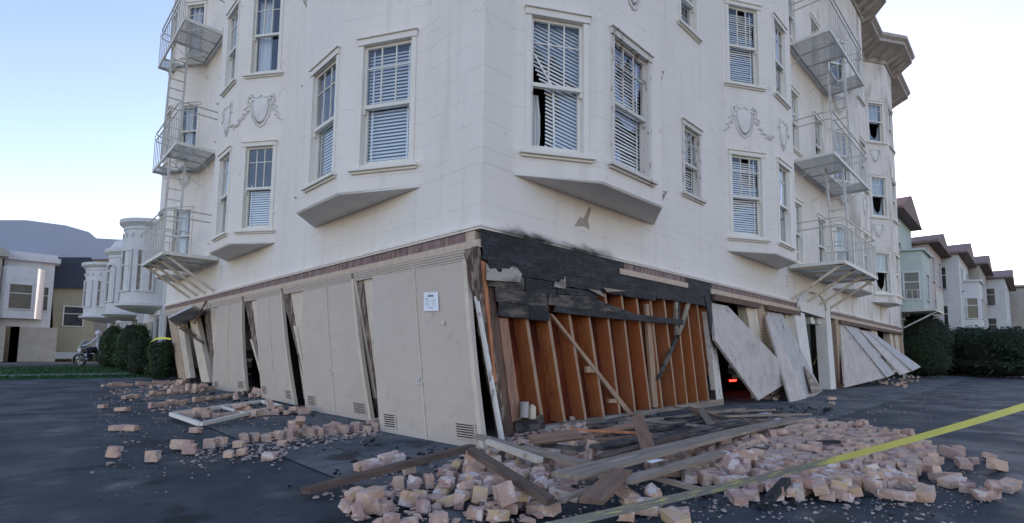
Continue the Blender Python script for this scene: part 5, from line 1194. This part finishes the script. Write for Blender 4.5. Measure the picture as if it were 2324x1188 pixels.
tape(pts, .06, 'barrier_tape', 'short yellow barrier tape hanging across the entry door', False)

# ------------------------------------------------------------------ left background
yb = 22.6 * K
def strip(name, m_, x0, x1, y0, y1, z):
    return sheet(name, x0, x1, y0, y1, z, m_)
b = MB(); b.box((-4.5, (yb + 1.0), GZ - .01), (10, 1.6, .05)); b.box((-4.5, yb + 8.2, GZ - .01), (10, 9.5, .05)); tag(b.build('lawn', M['grass']), kind='structure')
b = MB(); b.box((-4.5, yb + 2.6, GZ - .012), (10, 1.58, .05)); tag(b.build('path', M['path']), kind='structure')
# short grass blades on the lawns
b = MB()
for k in range(5200):
    y = yb + (random.uniform(.2, 1.8) if random.random() < .35 else random.uniform(3.5, 12)); x = random.uniform(-7, .4); h = random.uniform(.04, .09); a = random.uniform(0, 6.28); dx, dy = .02 * math.cos(a), .02 * math.sin(a)
    b.face([(x - dx, y - dy, .0), (x + dx, y + dy, .0), (x + random.uniform(-.02, .02), y, h)])
tag(b.build('grass', M['grass'], fixn=False), 'short green grass on the verge strips beyond the building', 'grass', kind='stuff')

HM = {'a': mat('white_house_stucco', (.62, .62, .62), (.56, .56, .57), 2, .8, .15, 30, c3=(.48, .46, .44), s3=3, lo3=.6, hi3=.75),
      'b': mat('tan_house_stucco', (.42, .39, .34), (.37, .34, .30), 2, .8, .15, 30), 'r': mat('blue_grey_roof', (.36, .40, .48), (.32, .36, .44), 6, .8, .3, 30, stretch=(1, 1, 6)),
      'y': mat('yellow_house_wall', (.32, .31, .23), (.29, .28, .21), 3, .8), 't': mat('terracotta_tiles', (.24, .17, .15), (.17, .12, .11), 8, .85, .8, 25),
      'g': mat('green_house_stucco', (.46, .53, .49), (.42, .48, .45), 3, .8, .15, 30), 'p': mat('pink_house_stucco', (.52, .43, .40), (.46, .38, .36), 3, .8, .15, 30)}
def house_window(parent, O, P3, u, v, w, h, arch=False, warm=False):
    """P3(u, v, d): point on a facade; window centred at u with sill v"""
    b = MB(); e = .07
    def bx(u0, u1, v0, v1, d0, d1): b.hexa([P3(u0, v0, d0), P3(u1, v0, d0), P3(u1, v1, d0), P3(u0, v1, d0)], [P3(u0, v0, d1), P3(u1, v0, d1), P3(u1, v1, d1), P3(u0, v1, d1)])
    bx(u - w / 2 - e, u - w / 2, v, v + h, -.02, .05); bx(u + w / 2, u + w / 2 + e, v, v + h, -.02, .05); bx(u - w / 2 - e, u + w / 2 + e, v + h, v + h + e, -.02, .06); bx(u - w / 2 - e, u + w / 2 + e, v - .06, v, -.02, .09)
    bx(u - w / 2, u + w / 2, v + h * .62, v + h * .62 + .05, -.02, .04)
    if arch: 
        for k in range(8):
            a0, a1 = math.pi * k / 8, math.pi * (k + 1) / 8; r0, r1 = w / 2, w / 2 + e
            b.hexa([P3(u + r0 * math.cos(a0), v + h + e + r0 * math.sin(a0), 0), P3(u + r1 * math.cos(a0), v + h + e + r1 * math.sin(a0), 0), P3(u + r1 * math.cos(a1), v + h + e + r1 * math.sin(a1), 0), P3(u + r0 * math.cos(a1), v + h + e + r0 * math.sin(a1), 0)],
                   [P3(u + r0 * math.cos(a0), v + h + e + r0 * math.sin(a0), .05), P3(u + r1 * math.cos(a0), v + h + e + r1 * math.sin(a0), .05), P3(u + r1 * math.cos(a1), v + h + e + r1 * math.sin(a1), .05), P3(u + r0 * math.cos(a1), v + h + e + r0 * math.sin(a1), .05)])
    W_ = b.build('window', HM['a'], parent, off=None)
    b = MB(); b.face([P3(u - w / 2, v, .004), P3(u + w / 2, v, .004), P3(u + w / 2, v + h, .004), P3(u - w / 2, v + h, .004)])
    if arch: b.face([P3(u + w / 2 * math.cos(math.pi * k / 8), v + h + e + w / 2 * math.sin(math.pi * k / 8), .004) for k in range(9)])
    b.build('pane', M['pane_warm'] if warm else M['pane_dark'], W_, fixn=False)
M['pane_dark'] = mat('dark_pane', (.03, .035, .04), (.05, .055, .06), 3, .15, spec=.4)
M['pane_warm'] = mat('curtained_pane', (.16, .12, .11), (.06, .055, .055), 2.2, .2, spec=.4, lo=.45, hi=.55)
def row_house(y0, y1, x0, h, m_, label, turret=None, roof=None, arch=False, dome=False, base=2.6, depth=9):
    """a house of the row beyond; y along the street, front at x0"""
    r = empty('row_house', (x0, (y0 + y1) / 2, 0), label=label, cat='house', group='houses of the row beyond the left front')
    yc = (y0 + y1) / 2; b = MB(); wy = y1 - y0
    b.box((depth / 2, 0, h / 2), (depth, wy, h)); b.build('wall', m_, r)
    b = MB(); b.box((depth / 2 - .15, 0, h + .12), (depth + .4, wy + .02, .24)); b.box((depth / 2 - .1, 0, h + .32), (depth + .1, wy - .2, .16)); b.build('roof', m_ if roof is None else roof, r)
    b = MB(); b.box((depth - 1.5, 0, 4.6), (5, wy * .98, 9.2)); b.build('sun_blocker', m_, r)  # unseen tall block added behind each house to keep the sun off
    F_ = lambda u, v, d: Vector((-d, u, v))
    b = MB()      # garage door and entry recess
    b.box((-.02, wy * .18, 1.05), (.06, wy * .42, 2.1)); b.build('garage_door', HM['b'], r)
    b = MB(); b.box((-.015, -wy * .3, 1.1), (.04, wy * .2, 2.2)); b.build('door', M['pane_dark'], r)
    b = MB(); b.box((-.05, -wy * .3 - wy * .13, 1.15), (.12, .16, 2.3)); b.box((-.05, -wy * .3 + wy * .13, 1.15), (.12, .16, 2.3)); b.box((-.05, -wy * .3, 2.4), (.16, wy * .3, .2)); b.build('door_surround', HM['a'], r)
    if turret:
        tr_, ty, zb, zt = turret; b = MB(); n = 22
        ring = lambda rr, z: [Vector((-rr * math.cos(a), ty + rr * math.sin(a), z)) for a in [math.pi * (k / n - .5) for k in range(n + 1)]]
        prof = [(tr_ * .55, zb - .32), (tr_ * .9, zb - .2), (tr_ * 1.12, zb - .08), (tr_ * 1.12, zb), (tr_, zb + .05), (tr_, zt - .35), (tr_ * 1.03, zt - .3), (tr_ * 1.03, zt - .2), (tr_ * 1.15, zt - .05), (tr_ * 1.15, zt + .1)]
        if dome: prof += [(tr_ * 1.0, zt + .2), (tr_ * .85, zt + .55), (tr_ * .5, zt + .8), (.05, zt + .9)]
        else: prof += [(tr_ * .9, zt + .12)]
        rg = [ring(a, z) for a, z in prof]
        for k in range(len(rg) - 1):
            for i in range(n): b.face([rg[k][i], rg[k][i + 1], rg[k + 1][i + 1], rg[k + 1][i]])
        b.face(rg[0]); b.face(rg[-1]); T = b.build('bay', m_, r)
        b = MB()
        for k in range(1, n):
            if k % 2 and not dome: a = math.pi * (k / n - .5); b.box((-tr_ * 1.02 * math.cos(a), ty + tr_ * 1.02 * math.sin(a), zt - .55), (.06, .07, .16), Matrix.Rotation(-a, 3, 'Z'))
        if b.v: b.build('dentil', m_, T)
        for a in (-1.05, -.35, .35, 1.05):
            def F2(u, v, d, a=a): rr = tr_ + d + .01; aa = a + u / tr_; return Vector((-rr * math.cos(aa), ty + rr * math.sin(aa), v))
            house_window(T, None, F2, 0, zb + .55, tr_ * .42, (zt - zb) * .48, arch=arch, warm=a < 0)
    else:
        for u in (-wy * .22, wy * .22): house_window(r, None, F_, u, base + .7, .9, 1.3)
    return r
row_house(16.5, 19.9, .65, 5.4, HM['b'], 'tan stuccoed house directly beyond the cream building', turret=None)
b = MB(); b.hexa([(.65, 16.8, 2.7), (-.1, 17.3, 2.7), (-.1, 18.6, 2.7), (.65, 19.2, 2.7)], [(.65, 16.8, 5.2), (-.1, 17.3, 5.2), (-.1, 18.6, 5.2), (.65, 19.2, 5.2)])
row_house(20.0, 24.6, .7, 5.5, HM['a'], 'white house with the widest round bay and row of dentils', turret=(1.25, -.3, 2.75, 6.15))
row_house(24.8, 29.6, .7, 5.2, HM['a'], 'white house with a dome over its round bay and arched windows', turret=(1.2, -.5, 2.6, 5.55), arch=True, dome=True)
row_house(29.8, 36.5, .7, 5.3, HM['a'], 'white house farthest along the row, with tiled roof edge', turret=(1.5, 0, 2.7, 5.6), roof=HM['t'])
r = empty('large_house', (0, 46, 0), label='large house with a pale blue-grey slope of roof rising over the row', cat='house')
rp = [PY(x, y, 46) - Vector((0, 46, 0)) for x, y in ((-260, 500), (60, 500), (150, 512), (202, 527), (219, 541), (560, 560), (560, 588), (-260, 590))]  # roof and wall extended out of sight to the right, blocking the sun
b = MB(); b.prism(rp, (0, 9, 0)); b.build('roof', HM['r'], r)
wp = [PY(x, y, 46) - Vector((0, 45.6, 0)) for x, y in ((-240, 588), (555, 588), (555, 800), (-240, 800))]
b = MB(); b.prism([Vector((p.x, p.y, max(p.z, 0))) for p in wp], (0, 8, 0)); b.build('wall', HM['b'], r)
yc = 42.0
r = empty('yellow_house', (0, yc, 0), label='low yellow house under a dark roof at the left end of the street', cat='house')
b = MB(); wp = [PY(x, y, yc) - Vector((0, yc, 0)) for x, y in ((120, 652), (213, 652), (213, 800), (120, 800))]; b.prism([Vector((p.x, p.y, max(p.z, 0))) for p in wp], (0, 6, 0)); b.build('wall', HM['y'], r)
b = MB(); wp = [PY(x, y, yc) - Vector((0, yc + .4, 0)) for x, y in ((112, 655), (228, 655), (228, 640), (205, 586), (125, 586))]; b.prism(wp, (0, 7, 0)); b.build('roof', mat('dark_shingle_roof', (.035, .045, .07), (.05, .06, .08), 8, .8), r)
w0 = PY(165, 740, yc); F_ = lambda u, v, d: Vector((u + w0.x, -d, v))
for u in (0,): house_window(r, None, F_, u, w0.z, 1.0, 1.3)

def pale_front(pxa, pxb, top, yy, m_, label):
    A_, B_ = PY(pxa, 800, yy), PY(pxb, 800, yy); h = PY((pxa + pxb) / 2, top, yy).z; w = B_.x - A_.x
    r = empty('row_house', ((A_.x + B_.x) / 2, yy, 0), label=label, cat='house', group='houses across the end of the street')
    b = MB(); b.box((0, 4, h / 2), (w, 8, h)); b.build('wall', m_, r)
    b = MB(); b.box((0, 3.9, h + .15), (w + .5, 8.6, .3)); b.box((0, 3.9, h + .42), (w + .2, 8.2, .25)); b.build('roof', m_, r)
    pl = [(-w * .22 - .9, 0), (-w * .22 - .5, -.8), (-w * .22 + .9, -.8), (-w * .22 + 1.3, 0)]
    b = MB(); b.hexa([(x, y, 2.7) for x, y in pl], [(x, y, h - .5) for x, y in pl]); by = b.build('bay', m_, r)
    F1 = lambda u, v, d: Vector((u, -.8 - d, v)); F2 = lambda u, v, d: Vector((u, -d, v))
    house_window(by, None, F1, -w * .22 + .2, 3.3, 1.0, 1.5); house_window(r, None, F2, w * .22, 3.3, .9, 1.5); 
    b = MB(); b.box((w * .2, -.03, 1.1), (2.2, .08, 2.2)); b.build('garage_door', HM['b'], r); b = MB(); b.box((-w * .3, -.03, 1.1), (1.0, .08, 2.2)); b.build('door', M['pane_dark'], r)
pale_front(-10, 108, 592, 40.5, HM['a'], 'white flat-roofed house with one bay, second from the street end')
pale_front(-140, -14, 575, 40.0, HM['b'], 'tan flat-roofed house with one bay at the left edge of the view')
def bush(c, sx, sy, h, n, m_, label, cat='bush', group=None, leaf=.05, trunk=True, lumps=5, seed=1):
    rnd = random.Random(seed); r = empty(cat, c, label=label, cat=cat, group=group)
    lob = [(Vector((0, 0, h * .5)), Vector((sx * .85, sy * .85, h * .48))), (Vector((0, 0, h * .22)), Vector((sx * .95, sy * .95, h * .24)))]
    for k in range(lumps):
        a = rnd.uniform(0, 6.28); lob.append((Vector((math.cos(a) * sx * .4, math.sin(a) * sy * .4, h * rnd.uniform(.35, .72))), Vector((sx, sy, h * .55)) * rnd.uniform(.42, .6)))
    b = MB()
    for k in range(n):
        cc, rr = rnd.choice(lob); v = Vector((rnd.gauss(0, 1), rnd.gauss(0, 1), rnd.gauss(0, 1))).normalized(); q = rnd.uniform(.86, 1.04)
        p = cc + Vector((v.x * rr.x, v.y * rr.y, v.z * rr.z)) * q
        if p.z < .03: continue
        nrm = (v + Vector((rnd.uniform(-.7, .7), rnd.uniform(-.7, .7), rnd.uniform(-.7, .7)))).normalized(); t1 = nrm.cross(Vector((rnd.random(), rnd.random(), rnd.random()))).normalized(); t2 = nrm.cross(t1)
        s = leaf * rnd.uniform(.6, 1.3); b.face([p - t1 * s, p - t2 * s * .5, p + t1 * s, p + t2 * s * .5])
    b.build('crown', m_, r, fixn=False)
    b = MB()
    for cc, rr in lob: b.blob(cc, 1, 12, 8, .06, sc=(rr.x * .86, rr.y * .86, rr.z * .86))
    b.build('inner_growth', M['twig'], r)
    if trunk:
        b = MB()
        for k in range(4): a = rnd.uniform(0, 6.28); b.tube([(0, 0, 0), (math.cos(a) * sx * .3, math.sin(a) * sy * .3, h * .4)], [.04, .02], 6)
        b.build('trunk', M['brownpost'], r)
    return r
GBU = 'clipped bushes before the row of houses'
def bush_at(px, top, bot, w, X, m_, label, seed, n=2600):
    p = LX(px, (top + bot) / 2, X); d = (p - Vector(CAM)).dot(Vector(cf)); h = (bot - top) / F_PX * d; z0 = LX(px, bot, X).z; wd = w / F_PX * d / 2
    zt = LX(px, top, X).z
    bush((p.x, p.y, GZ), wd, wd, max(zt, .6), n, m_, label, group=GBU, seed=seed, leaf=.045)
bush_at(256, 735, 820, 66, -.2, M['hedge'], 'left, lighter green rounded bush of the clipped row', 3)
bush_at(298, 727, 820, 78, -.1, M['hedge'], 'tallest rounded green bush of the clipped row', 4, 4200)
bush_at(326, 764, 824, 68, -.4, M['hedged'], 'lower dark bush in front of the tallest one', 5)
bush_at(368, 768, 826, 66, -.35, M['hedged'], 'dark bush wrapped with yellow tape, next to the leaning end pier', 6, 3400)
p = LX(365, 838, -.2)
b = MB(); b.box((0, 0, .13), (.9, 3.2, .3)); b.box((0, 0, .3), (1.0, 3.3, .05)); o = b.build('planter_wall', HM['b']); o.location = (.35, yb + 2.2, GZ); tag(o, 'low tan planter wall under the dark taped bush', 'wall')
q = [LX(340, 775, -1.0), LX(350, 769, -1.0), LX(375, 768, -1.0), LX(390, 772, -1.0)]
pts = []
ch = [LX(338, 848, -1.4), LX(343, 846, -1.2), LX(341, 825, -1.1), LX(338, 800, -1.0), LX(340, 778, -.95), LX(352, 770, -.9), (LX(368, 767, -.8)), LX(388, 770, -.7)]
for k in range(len(ch)): pts.append((ch[k], Vector((.25, .95, .0)).normalized() if k < 5 else Vector((0, 0, 1))))
tape(pts, .05, 'barrier_tape', 'yellow barrier tape tied over the dark bush at the left', False)

# motorcycle and rider far down the street
MX = empty('motorcycle', tuple(G(212, 833, GZ)), rz=math.radians(135), label='black police style motorcycle with a lit red tail light at the far left', cat='motorcycle')
mk, mc, mw = mat('black_paint', (.012, .012, .014), (.02, .02, .022), 3, .3, spec=.5), mat('chrome', (.5, .5, .52), rough=.25, metal=1), mat('white_panel', (.6, .62, .66), rough=.4)
def wheel(x):
    b = MB(); n = 24
    pts = [(x + .30 * math.cos(2 * math.pi * k / n), 0, .31 + .30 * math.sin(2 * math.pi * k / n)) for k in range(n + 1)]; b.tube(pts, .055, 8, cap=False); o = b.build('wheel', mk, MX, smooth=True)
    b = MB(); b.tube([(x, -.05, .31), (x, .05, .31)], .05, 10)
    for k in range(8): a = math.pi * k / 4; b.tube([(x, 0, .31), (x + .27 * math.cos(a), 0, .31 + .27 * math.sin(a))], .008, 4)
    b.build('rim', mc, o)
wheel(.75); wheel(-.75)
b = MB(); b.tube([(.55, 0, .75), (.2, 0, .85), (-.1, 0, .8)], [.1, .17, .1], 10); b.box((.05, 0, .45), (.45, .3, .4)); b.tube([(.75, .07, .31), (.55, .07, .9)], .025, 6); b.tube([(.75, -.07, .31), (.55, -.07, .9)], .025, 6); b.tube([(-.75, .08, .31), (0, .08, .5)], .03, 6)
b.build('body', mk, MX, smooth=False, bevel=0)
b = MB(); b.tube([(-.1, 0, .78), (-.35, 0, .76), (-.6, 0, .82)], [.13, .16, .1], 8); b.build('seat', mk, MX, smooth=True)
b = MB(); b.box((-.7, .25, .6), (.42, .2, .34)); b.box((-.7, -.25, .6), (.42, .2, .34)); b.build('pannier', mw, MX, bevel=.03)
b = MB(); b.prism([(.62, -.25, .9), (.62, .25, .9), (.45, .2, 1.3), (.45, -.2, 1.3)], (.02, 0, .01)); b.box((.62, 0, .85), (.15, .4, .2)); b.build('windscreen', mw, MX)
b = MB(); b.tube([(.45, -.38, 1.02), (.5, 0, .98), (.45, .38, 1.02)], .018, 6); b.build('handlebar', mc, MX)
b = MB(); b.tube([(-.98, 0, .78), (-1.03, 0, .78)], .075, 14); b.build('tail_light', M['lampred'], MX)
def skin_person(name, joints, edges, rad, loc, rz, label, mats):
    me = bpy.data.meshes.new(name); me.from_pydata(joints, edges, []); o = bpy.data.objects.new(name, me); COL.objects.link(o)
    md = o.modifiers.new('skin', 'SKIN'); md.use_smooth_shade = True
    for i, rr in enumerate(rad): me.skin_vertices[0].data[i].radius = (rr, rr)
    me.skin_vertices[0].data[0].use_root = True
    s2 = o.modifiers.new('sub', 'SUBSURF'); s2.levels = 1; s2.render_levels = 1
    me.materials.append(mats); o.location = loc; o.rotation_euler = (0, 0, rz); tag(o, label, 'person'); return o
J = [(-.25, 0, .93), (-.2, 0, 1.15), (-.16, 0, 1.38), (-.13, 0, 1.5), (-.11, 0, 1.62), (-.11, 0, 1.72),
     (-.2, .12, .9), (.15, .24, .82), (.08, .26, .42), (.2, .27, .36), (-.2, -.12, .9), (.15, -.24, .82), (.08, -.26, .42), (.2, -.27, .36),
     (-.16, .2, 1.4), (.02, .3, 1.15), (.3, .34, 1.05), (.38, .34, 1.03), (-.16, -.2, 1.4), (.02, -.3, 1.15), (.3, -.34, 1.05), (.38, -.34, 1.03)]
E = [(0, 1), (1, 2), (2, 3), (3, 4), (4, 5), (0, 6), (6, 7), (7, 8), (8, 9), (0, 10), (10, 11), (11, 12), (12, 13), (2, 14), (14, 15), (15, 16), (16, 17), (2, 18), (18, 19), (19, 20), (20, 21)]
RD = [.15, .14, .15, .06, .09, .07, .10, .08, .05, .05, .10, .08, .05, .05, .07, .05, .038, .035, .07, .05, .038, .035]
sk_ = mat('white_shirt', (.55, .57, .62), (.48, .5, .55), 3, .9)
pe = skin_person('person', J, E, RD, tuple(G(212, 833, GZ)), math.radians(135), 'person in a white shirt sitting on the motorcycle at the far left', sk_)
b = MB(); b.blob((-.11, 0, 1.70), .135, 14, 10, 0, sc=(1.05, .95, 1)); b.build('helmet', mw, pe, smooth=True)
b = MB()
for s in (-1, 1): b.tube([(-.22, .1 * s, .9), (.15, .24 * s, .83), (.08, .26 * s, .42)], [.125, .1, .07], 10); b.tube([(.04, .26 * s, .36), (.24, .27 * s, .34)], [.055, .045], 8)
b.build('trousers', mat('navy_cloth', (.015, .02, .04), rough=.9), pe, smooth=True)

# cars inside the garages, only their tail lights catch the eye
def car(loc, rz, col, label, tz=.76, tl=(.30, .085)):
    r = empty('parked_car', loc, rz=rz, label=label, cat='car', group='cars trapped in the garages'); pm = mat('car_paint', col, rough=.3, spec=.5)
    prof = [(-2.1, .35), (-2.15, .7), (-2.0, .92), (-1.5, .97), (-1.0, 1.36), (.2, 1.4), (.95, .98), (1.9, .85), (2.15, .65), (2.15, .35)]
    b = MB(); b.hexa([(x, -.82, z) for x, z in prof], [(x, .82, z) for x, z in prof]); b.build('body', pm, r, bevel=.04)
    b = MB(); b.hexa([(x, -.828, z) for x, z in ((-1.35, .99), (-.95, 1.3), (.15, 1.34), (.8, .99))], [(x, .828, z) for x, z in ((-1.35, .99), (-.95, 1.3), (.15, 1.34), (.8, .99))])
    b.face([(-1.52, -.6, 1.0), (-1.52, .6, 1.0), (-1.05, .55, 1.34), (-1.05, -.55, 1.34)]); b.build('window', M['pane_dark'], r)
    for x in (-1.35, 1.35):
        for s in (-1, 1):
            b = MB(); b.tube([(x, s * .68, .31), (x, s * .86, .31)], .31, 20); w = b.build('wheel', mk, r); b = MB(); b.tube([(x, s * .865, .31), (x, s * .87, .31)], .17, 14); b.build('rim', mc, w)
    for s in (-1, 1): b = MB(); b.box((-2.165, s * .6, tz), (.05, *tl)); b.build('tail_light', M['lampred'], r, bevel=.01)
    b = MB(); b.box((-2.16, 0, .45), (.12, 1.6, .14)); b.build('bumper', mk, r, bevel=.02); return r
p = RY(1661, 863, 1.2); car((p.x + .6, p.y + 2.14, GZ), math.radians(90), (.02, .02, .025), 'dark car behind the first kicked-out door, its red tail light showing', p.z - GZ, (.34, .07))
p = LX(565, 840, .9); car((p.x + 2.14, p.y + .6 , GZ), 0.0, (.02, .02, .03), 'dark car behind the left garage doors, a red tail light in the gap', p.z - GZ, (.09, .09))

# ------------------------------------------------------------------ right background
def rhouse(x0, x1, y0, h, m_, label, roof=None, gable=1.2, bayx=None):
    r = empty('row_house', ((x0 + x1) / 2, y0, 0), label=label, cat='house', group='houses beyond the right end'); w = x1 - x0
    b = MB(); b.box((0, 5, h / 2), (w, 10, h)); b.build('wall', m_, r)
    b = MB(); b.prism([(-w / 2 - .3, -.5, h), (w / 2 + .3, -.5, h), (w / 2 + .3, -.45, h + .12), (0, -.45, h + gable), (-w / 2 - .3, -.45, h + .12)], (0, 11, 0)); b.build('roof', roof or HM['t'], r)
    F_ = lambda u, v, d: Vector((u, -d, v)); 
    S_ = lambda u, v, d: Vector((-w / 2 - d, u, v))
    for v in (2.9, 5.4):
        if v + 1.6 < h:
            for u in (-w * .25, w * .25): house_window(r, None, F_, u, v, .8, 1.4)
            house_window(r, None, S_, 1.0, v, .7, 1.4)
    if bayx:
        bw, bz0, bz1, bd = bayx; b = MB(); pl = [(-bw / 2, 0), (-bw / 2 + .35, -bd), (bw / 2 - .35, -bd), (bw / 2, 0)]
        b.hexa([(x, y, bz0) for x, y in pl], [(x, y, bz1) for x, y in pl]); b.hexa([(x * 1.1, y * 1.15 + .01, bz1 + .001) for x, y in pl], [(x * 1.1, y * 1.15 + .01, bz1 + .12) for x, y in pl]); by = b.build('bay', m_, r)
        F3 = lambda u, v, d: Vector((u, -bd - d, v)); house_window(by, None, F3, 0, bz0 + .6, .8, 1.3)
        tt = (Vector((-bw / 2 + .35, -bd)) - Vector((-bw / 2, 0))); L_ = tt.length; tt.normalize(); nn = Vector((tt.y, -tt.x)); nn = nn if nn.x < 0 else -nn
        F4 = lambda u, v, d: Vector((-bw / 2 + tt.x * (L_ / 2 + u) + nn.x * d, tt.y * (L_ / 2 + u) + nn.y * d, v)); house_window(by, None, F4, 0, bz0 + .6, L_ * .6, 1.3)
    return r
g = rhouse(27.0, 32.6, .2, 8.2, HM['g'], 'pale green house with a bay and small iron balcony next to the cream building', gable=1.3, bayx=(3.4, 3.3, 6.3, .9))
def P(x, y, z): return Vector((x - 29.8, y - .2, z))
b = MB(); bx0, bx1, bd, bz = 26.9, 29.6, -1.3, 3.2
b.box(P((bx0 + bx1) / 2, bd / 2, bz), (bx1 - bx0, -bd, .08))
for k in range(15): x = bx0 + (bx1 - bx0) * k / 14; b.tube([P(x, bd, bz), P(x, bd, bz + 1.0)], .014, 5)
for k in range(7): b.tube([P(bx0, bd * k / 6, bz), P(bx0, bd * k / 6, bz + 1.0)], .014, 5)
b.tube([P(bx0, 0, bz + 1), P(bx0, bd, bz + 1), P(bx1, bd, bz + 1)], .02, 5); b.bar(P(bx0 + .3, bd, bz - .05), P(bx0 + .3, 0, bz - .8), .06, .06); b.bar(P(bx1 - .3, bd, bz - .05), P(bx1 - .3, 0, bz - .8), .06, .06)
b.build('balcony', M['metal'], g)
rhouse(32.9, 38.6, -.5, 7.4, HM['p'], 'pinkish house behind the pale green one', gable=1.0)
rhouse(39, 46, -1.3, 7.6, HM['a'], 'whitish house behind the pinkish one', gable=1.2, bayx=(3, 3, 6, .8))
rhouse(46.5, 54, -1.9, 7.8, HM['b'], 'tan house third beyond the pale green one', gable=1.2)
rhouse(54.5, 66, -3.0, 7.6, HM['a'], 'wide whitish house farthest but one on the right', gable=1.4)
rhouse(67, 90, -6.0, 8.0, HM['b'], 'broad tan house farthest to the right', gable=1.5)
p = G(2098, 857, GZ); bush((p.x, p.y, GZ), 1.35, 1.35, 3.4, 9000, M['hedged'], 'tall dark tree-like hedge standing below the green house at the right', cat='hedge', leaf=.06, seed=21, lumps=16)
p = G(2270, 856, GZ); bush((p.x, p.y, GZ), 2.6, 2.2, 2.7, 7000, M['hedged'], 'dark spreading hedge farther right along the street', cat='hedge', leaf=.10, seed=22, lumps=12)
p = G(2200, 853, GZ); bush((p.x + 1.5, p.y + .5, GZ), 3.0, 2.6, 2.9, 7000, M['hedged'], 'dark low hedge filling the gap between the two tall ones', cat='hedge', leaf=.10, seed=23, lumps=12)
